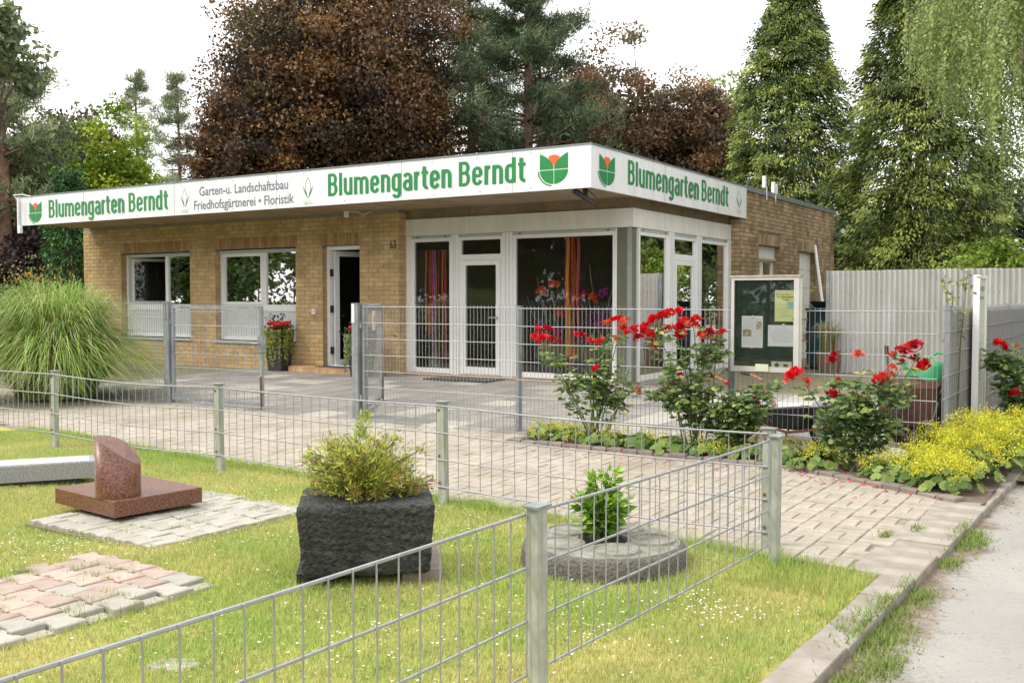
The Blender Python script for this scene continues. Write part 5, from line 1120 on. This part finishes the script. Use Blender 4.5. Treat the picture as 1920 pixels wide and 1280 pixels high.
def keep_lawn(x, y):
    k = (y < lawn_back(x) + .06) & (x < kerb_x(y) - .01); d = np.stack([x, y, 0 * x - CH], -1); w = d @ Fw; u = np.abs(d @ Rt / w); v = -(d @ Up / w); k &= (w > .5) & (u < .55) & (v < .37)
    k &= ~((x > -6.30) & (x < -5.0) & (y > 3.90) & (y < 5.12)); k &= ~((x > -5.2) & (x < -4.15) & (y > 2.2) & (y < 3.48)); k &= ((x + 2.59) ** 2 + (y - 5.07) ** 2 > .47 ** 2)
    return k
PAL = ((.31, .46, .065), (.57, .52, .19))
V1, F1, C1 = grassfield('g', 620000, (-11, -1.1), (1.2, 6.9), keep_lawn, .034, .0042, PAL)
o = npobj('lawn_grass', V1, F1, 'grass', C1, None, 'stuff'); tag(o, 'short sunlit lawn grass with drier yellow patches', 'grass')
def edge_keep(x, y): return keep_lawn(x, y) & ((y > lawn_back(x) - .12) | ((x > kerb_x(y) - .10) & (np.sin(y * 4) > .2)) | ((x > -1.95 + .25 * np.sin(y * 5)) & (y > 5.05)))
V1, F1, C1 = grassfield('g', 260000, (-11, -1.1), (1.2, 6.9), edge_keep, .08, .0045, ((.26, .42, .04), (.40, .48, .09)))
o = npobj('lawn_edge_grass', V1, F1, 'grass', C1, None, 'stuff'); tag(o, 'taller unmown grass along the lawn edges and kerb', 'grass')
n = 60000; x = rng.uniform(-11, -1.1, n); y = rng.uniform(1.2, 6.9, n); k = keep_lawn(x, y) & (np.sin(x * 2.7 + 2 * np.sin(y * 1.9)) * np.sin(y * 3.1 + 1.7 * np.sin(x * 2.2)) + rng.normal(size=n) * .25 > .35); x, y = x[k], y[k]; n = len(x)
P_ = np.stack([x, y, lawn_z(x, y) + rng.uniform(.008, .03, n)], -1); V, Fq, Cc = leaves(P_, rng.normal(size=(n, 3)) * [1, 1, .25], rng.uniform(.010, .022, n), rng.uniform(.010, .018, n), pick(n, [(.17, .33, .05), (.25, .40, .07), (.36, .46, .12)]), np.array([0, 0, 1.5])); o = npobj('clover', V, Fq, 'grass', Cc, None, 'stuff'); tag(o, 'low patches of clover leaves in the lawn', 'clover')
# moss and grass in the joints of kerb and verge
n = 4200; cl = [(-1.0, 4.75, .16), (-.96, 5.5, .10), (-.93, 6.3, .08), (-.9, 6.9, .13), (-.92, 7.15, .08), (-1.02, 5.15, .10), (-.98, 4.1, .09), (-.9, 4.35, .10), (-1.22, 6.9, .05), (-1.36, 6.6, .05), (-.95, 3.9, .08)]
pr_ = np.array([c_[2] ** 2 for c_ in cl]); ci = rng.choice(len(cl), n, p=pr_ / pr_.sum()); cc = np.array(cl)[ci]; x = cc[:, 0] + rng.normal(size=n) * cc[:, 2] * .45; y = cc[:, 1] + rng.normal(size=n) * cc[:, 2]; a = rng.uniform(0, 2 * PI, n); B = np.stack([x, y, np.where(x > kerb_x(y) + .175, -.045, .004)], -1); T = np.stack([-np.sin(a), np.cos(a), 0 * a], -1) * .003; h = rng.uniform(.015, .05, n); tip = B + np.stack([np.cos(a) * h * .9, np.sin(a) * h * .9, h], -1)
o = npobj('verge_weeds', np.stack([B - T, B + T, tip], 1).reshape(-1, 3), np.arange(3 * n).reshape(n, 3), 'grass', np.repeat(pick(n, [(.16, .26, .03), (.26, .32, .06)]), 3, 0), None, 'stuff'); tag(o, 'small weeds sprouting along the kerb and soil verge', 'weeds')
# tufts in the joints of the two pads
n = 7000; x = np.where(rng.random(n) < .6, rng.uniform(-6.3, -4.98, n), rng.uniform(-5.2, -4.12, n)); y = np.where(x < -5.2, rng.uniform(3.88, 5.12, n), rng.uniform(2.3, 3.5, n)); rx = np.round((x + 6.3) / .2) * .2 - 6.3; sel = rng.random(n) < .5
y = np.where(sel, np.round((y - 3.86) / .15) * .15 + 3.86 + rng.normal(size=n) * .008, y); x = np.where(sel, x, rx + rng.normal(size=n) * .008); a = rng.uniform(0, 2 * PI, n); pn = np.sin(x * 7) * np.sin(y * 9) > .1; x, y, a = x[pn], y[pn], a[pn]; n = len(x)
B = np.stack([x, y, np.full(n, .01)], -1); T = np.stack([-np.sin(a), np.cos(a), 0 * a], -1) * .002; h = rng.uniform(.02, .045, n) + np.where(y < 3.6, .03, 0); tip = B + np.stack([np.cos(a) * h * .5, np.sin(a) * h * .5, h], -1)
o = npobj('joint_moss', np.stack([B - T, B + T, tip], 1).reshape(-1, 3), np.arange(3 * n).reshape(n, 3), 'grass', np.repeat(pick(n, [(.20, .30, .04), (.28, .34, .05)]), 3, 0), None, 'stuff'); tag(o, 'moss and grass tufts in the joints of the paved pads', 'moss')
n = 420; y = rng.uniform(2.5, 9, n); x = kerb_x(y) + .19 + np.abs(rng.normal(size=n)) * .16; P_ = np.stack([x, y, np.full(n, -.042)], -1); V, Fq, Cc = leaves(P_, rng.normal(size=(n, 3)) * [1, 1, .12], rng.uniform(.008, .028, n), rng.uniform(.006, .014, n), pick(n, [(.30, .22, .12), (.45, .38, .26), (.18, .12, .08), (.5, .46, .38)]), np.array([0, 0, 3.])); o = npobj('leaf_litter', V, Fq, 'leaf', Cc, None, 'stuff'); tag(o, 'bits of dry leaf and grit along the kerb side of the lane', 'litter')
# daisies
n = 800; cl = [(-7.2, 3.6, .5), (-6.2, 3.3, .45), (-5.6, 3.55, .3), (-1.75, 4.6, .18), (-2.1, 4.1, .4), (-3.2, 3.0, .6), (-4.2, 4.4, .7), (-5.6, 5.6, .8), (-3.4, 5.3, .6), (-2.6, 3.3, .5)]; ci = rng.integers(0, len(cl), n); cc = np.array(cl)[ci]; x = cc[:, 0] + rng.normal(size=n) * cc[:, 2]; y = cc[:, 1] + rng.normal(size=n) * cc[:, 2] * .6; k = keep_lawn(x, y); x, y = x[k], y[k]; n = len(x); mb = MB(); me_ = []
V = np.zeros((n, 6, 3)); r_ = rng.uniform(.004, .008, n); z = lawn_z(x, y) + rng.uniform(.025, .045, n)
for q in range(6): V[:, q] = np.stack([x + r_ * math.cos(q * PI / 3), y + r_ * math.sin(q * PI / 3), z + .003 * math.sin(q * 2.)], -1)
i = np.arange(n)[:, None] * 6; o = npobj('daisies', V.reshape(-1, 3), np.concatenate([i + [0, 1, 2, 3], i + [0, 3, 4, 5]], 0), 'daisy', None, None, 'stuff'); tag(o, 'tiny white daisies and clover scattered over the lawn', 'flowers')
# fallen rose petals on the path
n = 85; x = rng.uniform(-4.6, -1.2, n); y = np.where(rng.random(n) < .9, rng.normal(size=n) * .18 + 8.62 - np.clip(x + 2.6, 0, 2) * .55, rng.uniform(6.3, 8.6, n)); V = np.zeros((n, 5, 3)); a0_ = rng.uniform(0, 6, n); r_ = rng.uniform(.010, .02, n)
for q in range(5): V[:, q] = np.stack([x + r_ * np.cos(a0_ + q * 1.256), y + r_ * .7 * np.sin(a0_ + q * 1.256), .022 + .006 * np.sin(a0_ * 3 + q * 2)], -1)
i = np.arange(n)[:, None] * 5; o = npobj('fallen_petals', V.reshape(-1, 3), (i + [0, 1, 2, 3, 4]), 'petal', None, None, 'stuff'); tag(o, 'fallen red rose petals scattered on the paved path', 'petals')

# ------------------------------------------------------------------ trees
def limbs(mb, base, top, r0, tips, mb_n=5):
    k = 6; pts = [np.array(base) + (np.array(top) - np.array(base)) * j / k + np.array([random.uniform(-.06, .06), random.uniform(-.06, .06), 0]) * (0 < j < k) for j in range(k + 1)]; mb.tube([tuple(p) for p in pts], [r0 * (1.25 if j == 0 else 1 - .75 * j / k) for j in range(k + 1)], 9)
    for tp in tips:
        tp = np.array(tp); h = random.uniform(.35, .85); s = np.array(base) + (np.array(top) - np.array(base)) * h
        if tp[2] < s[2] + .3: h = max(.15, (tp[2] - .4 - base[2]) / (top[2] - base[2])); s = np.array(base) + (np.array(top) - np.array(base)) * min(h, .8)
        m_ = (s + tp) / 2 + np.array([0, 0, .12 * np.linalg.norm(tp - s)]); mb.tube([tuple(s), tuple(m_), tuple(tp)], [r0 * .32, r0 * .18, r0 * .05], mb_n)
def broadleaf(name, label, cat, base, c, rad, ncl, nl, ls, pal, r0=.22, bark='bark', lm='leaf', group=None, seedlobes=9, flat=.55):
    """base point, crown centre/radii, ncl leaf clumps of nl leaves each"""
    t = thing(name, label, cat, tuple(base), 0, group); c = np.array(c) - np.array(base); rad = np.array(rad); L_ = unit(rng.normal(size=(seedlobes, 3))); amp = rng.uniform(-.28, .22, seedlobes)
    d = unit(rng.normal(size=(ncl, 3))); bump = 1 + (amp[None] * np.exp(4 * (d @ L_.T - 1))).sum(1); rr = rng.random(ncl) ** .38; cl = c + d * rad * (rr * bump)[:, None]; cl = cl[cl[:, 2] > .3]; ncl = len(cl)
    pc = np.array(pal)[rng.choice(len(pal), ncl)] * rng.uniform(.55, 1.45, (ncl, 1)); sg = (rad.min() * .105 + .13) * rng.uniform(.65, 1.35, (ncl, 1)); sg = np.repeat(sg, nl, 0)  # clump brightness: leaf tone, spread widened to suggest lit tops and dark hollows
    P_ = np.repeat(cl, nl, 0) + unit(rng.normal(size=(ncl * nl, 3))) * (rng.random((ncl * nl, 1)) ** .45) * sg * 1.75 * [1, 1, flat]; A = unit(rng.normal(size=(ncl * nl, 3)) + [0, 0, -.2]); V, Fq, Cc = leaves(P_, A, rng.uniform(.7, 1.3, len(P_)) * ls, rng.uniform(.5, .9, len(P_)) * ls, np.repeat(pc, nl, 0), np.array([0, 0, 1.]))
    ni = int(ncl * nl * .11); Q = c + unit(rng.normal(size=(ni, 3))) * rad * (.72 * rng.random((ni, 1)) ** .5); V2, F2, C2 = leaves(Q, rng.normal(size=(ni, 3)), rng.uniform(1.6, 2.6, ni) * ls, rng.uniform(1.3, 2., ni) * ls, np.array(pal)[rng.integers(0, len(pal), ni)], np.array([0, 0, 1.])); F2 = F2 + len(V)
    npobj('crown', np.concatenate([V, V2]), np.concatenate([Fq, F2]), lm, np.concatenate([Cc, C2]), t, 'stuff'); mb = MB(); tips = cl[rng.choice(ncl, min(34, ncl), False)]; limbs(mb, (0, 0, -.2), (c[0], c[1], c[2] + rad[2] * .55), r0, tips); mb.build('trunk', bark, t, True); return t
def thuja(label, base, h, R_, n, pal, skirt=.0, group='tall conifers behind the shop', trunks=1, pw=1.25, lsz=.2, kk=26):
    t = thing('conifer_tree', label, 'conifer', tuple(base), 0, group); ncl = n; zt = rng.random(ncl) ** 1.25; z = skirt + (h - skirt) * zt; a = rng.uniform(0, 2 * PI, ncl); lob = 1 + .10 * np.sin(a * 3 + z * 1.1) + .09 * np.sin(a * 7 - z * 2.3) + rng.normal(size=ncl) * .07
    r = R_ * (1 - zt ** pw) ** .85 * lob * np.where(rng.random(ncl) < .62, 1, rng.uniform(.35, 1, ncl)) + .05; cl = np.stack([np.cos(a) * r, np.sin(a) * r, z], -1); k = kk
    out = np.stack([np.cos(a), np.sin(a), np.full(ncl, -.55)], -1); pc = np.array(pal)[rng.choice(len(pal), ncl)] * rng.uniform(.7, 1.25, (ncl, 1)); O = np.repeat(out, k, 0); s = rng.random((ncl * k, 1)) * 2 - 1
    side = np.repeat(np.stack([-np.sin(a), np.cos(a), 0 * a], -1), k, 0); P_ = np.repeat(cl, k, 0) + side * s * .34 - O * np.abs(s) * .22 + rng.normal(size=(ncl * k, 3)) * .07 - O * rng.random((ncl * k, 1)) * .3; A = O + side * s * .7 + rng.normal(size=(ncl * k, 3)) * .3 + [0, 0, -.25]
    V, Fq, Cc = leaves(P_, A, rng.uniform(.7, 1.4, len(P_)) * lsz, rng.uniform(.25, .45, len(P_)) * lsz, np.repeat(pc, k, 0), O + np.array([0, 0, .6])); npobj('crown', V, Fq, 'needle', Cc, t, 'stuff')
    mb = MB()
    for q in range(trunks): x = (q - (trunks - 1) / 2) * .5; mb.tube([(x, 0, -.2), (x * .8, 0, h * .5), (0, 0, h * .94)], [.26, .16, .03], 8)
    for q in range(40): zz = random.uniform(.1, .85) * h; an = random.uniform(0, 6.28); rr = R_ * (1 - (zz / h) ** pw) ** .85 * .9; mb.tube([(0, 0, zz), (rr * math.cos(an), rr * math.sin(an), zz - rr * .25)], [.05, .012], 4)
    mb.build('trunk', 'bark', t); return t
def pine(label, base, h, R_, z0, ntuft, pal, group='pines behind the shop', r0=.2, name='pine_tree', lsz=.2, nn=30):
    t = thing(name, label, 'pine', tuple(base), 0, group); mb = MB(); mb.tube([(0, 0, -.2), (.1, .05, h * .5), (0, 0, h)], [r0, r0 * .65, .03], 9); tf = []; lv = max(6, int((h - z0) / .75))
    for i in range(lv):
        zz = z0 + (h - z0) * (i + .3) / lv; q = (zz - z0) / (h - z0); Lb = R_ * (1 - q) ** .7 * (.55 + .45 * min(1, q * 4 + .35)) + .2
        for k in range(7):
            an = random.uniform(0, 2 * PI); l = Lb * random.uniform(.45, 1.25); zj = zz + random.uniform(-.45, .45); e = np.array([l * math.cos(an), l * math.sin(an), zj + l * random.uniform(-.12, .4)]); s = np.array([0, 0, min(zj, h * .97)]); mb.tube([tuple(s), tuple((s + e) / 2 - [0, 0, .06 * l]), tuple(e)], [r0 * .28 * (1 - q * .6), r0 * .15, .012], 4)
            for w_ in range(max(2, ntuft // (lv * 7))): u = random.uniform(.35, 1.05); tf.append(s + (e - s) * u + rng.normal(size=3) * [.22, .22, .12] * (l * .35 + .3))
    tf = np.array(tf); n = len(tf); P_ = np.repeat(tf, nn, 0) + rng.normal(size=(n * nn, 3)) * .10; A = unit(rng.normal(size=(n * nn, 3)) + [0, 0, .7]); pc = np.array(pal)[rng.choice(len(pal), n)] * rng.uniform(.7, 1.25, (n, 1)); V, Fq, Cc = leaves(P_, A, rng.uniform(.7, 1.3, len(P_)) * lsz * 1.3, lsz * .16, np.repeat(pc, nn, 0)); npobj('crown', V, Fq, 'needle', Cc, t, 'stuff'); mb.build('trunk', 'bark_pine', t, True); return t
def at(x, Z): p = dp(x, 600, Z); return (p[0], p[1], 0.)
def zat(y, Z): return CH + (560 - y) / FPX * Z
COP = [(.14, .085, .058), (.095, .067, .056), (.24, .13, .06), (.30, .165, .065), (.075, .06, .048), (.14, .115, .055)]
COP2 = [(.18, .11, .065), (.14, .09, .06), (.25, .15, .075), (.115, .088, .055), (.165, .14, .07)]
# copper maple above the shop
b = at(640, 38); broadleaf('copper_maple', 'great dark red copper maple towering behind the shop', 'maple', b, (b[0], b[1], 9.0), (5.6, 5.5, 5.9), 520, 225, .145, COP, .34, lm='copper_leaf', group='copper-leaved trees')
b = at(455, 35); broadleaf('copper_maple', 'lower copper maple with orange tinted leaves left of the great one', 'maple', b, (b[0], b[1], 6.3), (2.0, 2.3, 2.9), 150, 220, .13, COP, .2, lm='copper_leaf', group='copper-leaved trees')
for x, y, Z, rx, lab in ((1095, 70, 44, 2.3, 'slender copper-brown tree beside the dark pine'), (1200, 105, 41, 3.3, 'rounded copper-brown tree behind the roof corner'), (1312, 150, 40, 2.5, 'copper-brown tree next to the tall conifer')):
    b = at(x, Z); h = zat(y, Z); broadleaf('copper_tree', lab, 'tree', b, (b[0], b[1], h * .56), (rx, rx, h * .46), 200, 210, .145, COP2, .2, lm='copper_leaf', group='copper-leaved trees')
PG = [(.075, .115, .055), (.11, .155, .07), (.055, .085, .045), (.15, .19, .09)]
b = at(985, 37); pine('dense dark green pine behind the sign end of the roof', b, zat(-90, 37), 4.0, 2.6, 2600, PG, r0=.26)
b = at(880, 43); pine('tall pine rising between the copper maple and the dark pine', b, zat(-80, 43), 3.4, 5, 1700, PG, r0=.26)
b = at(1010, 47); pine('pine standing far behind the dark pine', b, zat(20, 47), 3.2, 4, 1000, PG, r0=.22)
PG2 = [(.22, .27, .14), (.17, .22, .11), (.29, .33, .18)]
b = at(8, 29); pine('tall pine with bare reddish trunk at the edge of the garden', b, zat(85, 29), 2.4, 4.2, 1000, PG2, r0=.25)
b = at(260, 56); pine('slim distant pine with open crown beside the lime tree', b, zat(140, 56), 2.4, 5.0, 520, PG2, r0=.18); b = at(338, 52); pine('slim distant pine against the sky next to the copper maple', b, zat(142, 52), 1.9, 5.2, 460, PG2, r0=.17)
b = at(-20, 22); broadleaf('overhanging_tree', 'blue-green tree leaning in beside the garden edge', 'tree', b, (b[0], b[1], zat(80, 22)), (1.0, 1.2, 1.2), 40, 60, .15, PG2, .15)
b = at(140, 44); broadleaf('mixed_tree', 'olive and brown tree behind the lime tree', 'tree', b, (b[0], b[1], 6.0), (2.7, 2.7, 4.5), 190, 80, .2, [(.07, .075, .035), (.10, .06, .035), (.06, .08, .035), (.12, .10, .05)], .22)
b = at(60, 36); broadleaf('dark_tree', 'dark evergreen tree behind the ornamental grass', 'tree', b, (b[0], b[1], 4.4), (2.5, 2.5, 4.2), 190, 80, .18, [(.05, .07, .03), (.07, .085, .035), (.075, .055, .045)], .22)
b = at(60, 28); broadleaf('purple_shrub', 'dark purple shrub beside the green column tree', 'shrub', b, (b[0], b[1], 1.9), (1.7, 1.5, 1.9), 110, 80, .12, [(.03, .018, .022), (.05, .028, .03)], .08, lm='copper_leaf')
b = at(225, 30); broadleaf('lime_tree', 'bright yellow-green young tree behind the roof', 'tree', b, (b[0], b[1], 4.3), (1.45, 1.4, 2.75), 190, 80, .13, [(.26, .36, .03), (.34, .42, .05), (.17, .27, .03)], .12)
b = at(131, 25.5); thuja('narrow green column conifer at the end of the brick wall', b, zat(332, 25.5), .72, 420, [(.045, .12, .03), (.06, .15, .035), (.03, .085, .025)], 0, 'conifers', pw=4.0, lsz=.13)
TH = [(.14, .195, .042), (.215, .265, .055), (.08, .125, .032), (.045, .08, .023), (.27, .31, .068)]
TH2 = [(.125, .17, .036), (.195, .24, .05), (.07, .105, .026), (.042, .068, .02), (.25, .29, .062)]
b = at(1478, 33); thuja('tall cone-shaped yellow-green conifer behind the brick side wall', b, zat(-70, 33), 2.4, 2500, TH, pw=2.2, lsz=.135, kk=52)
b = at(1722, 29); thuja('broad ragged conifer with several trunks behind the corrugated fence', b, zat(-130, 29), 2.5, 2500, TH2, trunks=3, pw=2.3, lsz=.135, kk=52)
b = at(1352, 60); broadleaf('pale_tree', 'pale green tree far off between copper tree and conifer', 'tree', b, (b[0], b[1], zat(215, 60)), (2.2, 2.2, 2.4), 60, 50, .2, [(.26, .34, .12), (.32, .38, .16)], .15)
b = at(1885, 22); broadleaf('bright_shrub', 'bright green shrub behind the corrugated fence', 'shrub', b, (b[0], b[1], 1.9), (1.4, 1.2, 1.0), 70, 60, .1, [(.17, .27, .03), (.24, .34, .05)], .07)
# weeping birch
b = at(2060, 17.5); t = thing('weeping_birch', 'weeping birch hanging its pale green curtains beside the conifers', 'birch', b); mb = MB(); mb.tube([(0, 0, -.2), (-.1, 0, 4), (-.2, .1, 8.4)], [.20, .14, .03], 10); PP = []; AA = []; CCs = []
for k in range(2500):
    if k % 11 == 0: an = random.uniform(0, 2 * PI); r = 3.4 * math.sqrt(random.random()); zt0 = 8.6 - .30 * r * r * random.uniform(.5, 1.0) + random.uniform(-.8, .4)
    x0, y0 = -.3 + r * math.cos(an) + random.gauss(0, .20), r * math.sin(an) + random.gauss(0, .20); zt = zt0 + random.uniform(-.5, .3); L_ = random.uniform(1.2, 3.6) * (.55 + .2 * r / 3); lw = zt - L_
    dd = np.array([b[0] + x0, b[1] + y0, 0]) - C0; pxx = 960 + FPX * (dd @ Rt) / (dd @ Fw)
    if pxx < 1685: continue
    lw = max(lw, float(np.interp(pxx, [1680, 1760, 1835, 1875, 1960], [5.6, 4.9, 4.3, 2.7, 2.2])) + random.uniform(-.1, .9))
    if zt - lw < .3: continue
    nn = int((zt - lw) / .04); c_ = random.choice([(.27, .34, .11), (.33, .39, .14), (.20, .27, .08)])
    for j in range(max(3, nn)): q = j * .04; PP.append((x0 + .06 * math.sin(q * 1.3 + k) + random.gauss(0, .022), y0 + .06 * math.cos(q * 1.1 + k) + random.gauss(0, .022), zt - q)); AA.append((random.gauss(0, 1), random.gauss(0, 1), -1.3)); CCs.append(c_)
    if k % 40 == 0: s = np.array([-.15, 0, random.uniform(4, 7.8)]); e = np.array([x0, y0, zt]); mb.tube([tuple(s), tuple((s + e) / 2 + [0, 0, .5]), tuple(e), (x0, y0, zt - 1.0)], [.035, .022, .012, .004], 4)
n = len(PP); V, Fq, Cc = leaves(np.array(PP), np.array(AA), rng.uniform(.05, .085, n), rng.uniform(.032, .052, n), np.array(CCs)); npobj('crown', V, Fq, 'leaf', Cc, t, 'stuff'); mb.build('trunk', 'bark', t, True)
# far wood closing the view between the trees
n = 30000; xs = rng.uniform(-260, 2250, n); Zs = rng.uniform(56, 66, n); top = 7.2 + 1.5 * np.sin(xs * .011) + 1.1 * np.sin(xs * .031 + 1) + .6 * np.sin(xs * .083); hz_ = top * rng.random(n) ** .6; P_ = C0 + Fw * Zs[:, None] + Rt * ((xs - 960) / FPX * Zs)[:, None]; P_[:, 2] = hz_
V, Fq, Cc = leaves(P_, rng.normal(size=(n, 3)), rng.uniform(.4, .8, n), .4, pick(n, [(.035, .05, .02), (.05, .065, .025), (.06, .05, .03), (.03, .04, .02)], .3), np.array([0, 0, 1.])); o = npobj('far_wood', V, Fq, 'leaf', Cc, None, 'stuff'); tag(o, 'dense dark wood in the background behind all the trees', 'wood')
# unseen garden trees; hedges and lane trees added to hide sky in pane reflections
def hedge(label, xa, ya, xb, yb, h, dpt, n, pal):
    t = thing('hedge', label, 'hedge', (xa, ya, 0)); L_ = math.hypot(xb - xa, yb - ya); an = math.atan2(yb - ya, xb - xa); t.rotation_euler.z = an
    u = rng.random(n) * L_; d = rng.uniform(-1, 1, n); w_ = np.where(rng.random(n) < .6, np.sign(d) * (1 - .25 * rng.random(n)), d) * dpt / 2; z = h * (1 + .10 * np.sin(u * 1.3) + .06 * np.sin(u * 3.7)) * rng.random(n) ** .8
    V, Fq, Cc = leaves(np.stack([u, w_, z], -1), rng.normal(size=(n, 3)), rng.uniform(.2, .4, n), .2, pick(n, pal, .3), np.array([0, 0, 1.])); npobj('foliage', V, Fq, 'leaf', Cc, t, 'stuff')
    for q in range(int(L_ / 2.5)): MB().tube([(q * 2.5 + 1, 0, -.2), (q * 2.5 + 1, 0, h * .7)], [.08, .04], 6).build('trunk', 'bark', t)
HP = [(.06, .10, .025), (.09, .14, .035), (.045, .07, .02)]
hedge('long tall hedge added unseen opposite the shop front for the panes to mirror', -62, -7.5, 6, -7.5, 3.4, 1.6, 15000, HP)
hedge('tall hedge added out of view across the lane for the side panes to mirror', 8.5, -6, 8.5, 100, 3.6, 1.6, 18000, HP)
for k, (x, y, r, h) in enumerate(((-13, -12, 3.6, 8.5), (-20, -13, 4, 9.5), (-28, -12, 4, 9), (-36, -14, 4.4, 10), (-24, -19, 4.6, 13), (-45, -12, 4.6, 10), (-6, -14, 3.8, 9.5), (-54, -16, 5, 12), (-34, -22, 5, 14))):
    broadleaf('garden_tree', 'leafy green garden tree behind the hedge opposite the shop front', 'tree', (x, y, 0), (x, y, h * .55), (r, r, h * .48), 130, 36, .66, [(.07, .12, .03), (.11, .17, .04), (.05, .08, .025), (.15, .20, .05)], .2, group='garden trees opposite the shop')
for k, (x, y, r, h) in enumerate(((12, 12, 3.6, 9), (13, 20, 4, 10), (12, 28, 4, 10), (13, 37, 4.4, 11), (12, 47, 4.6, 12), (14, 57, 5, 13), (13, 68, 5, 14), (12, 80, 5, 14), (14, 94, 6, 16))):
    broadleaf('added_lane_tree', 'leafy green tree added out of view across the lane for pane reflections', 'tree', (x, y, 0), (x, y, h * .55), (r, r, h * .48), 130, 36, .66, [(.07, .12, .03), (.11, .17, .04), (.05, .08, .025), (.12, .15, .05)], .2, group='trees added across the lane for reflections')
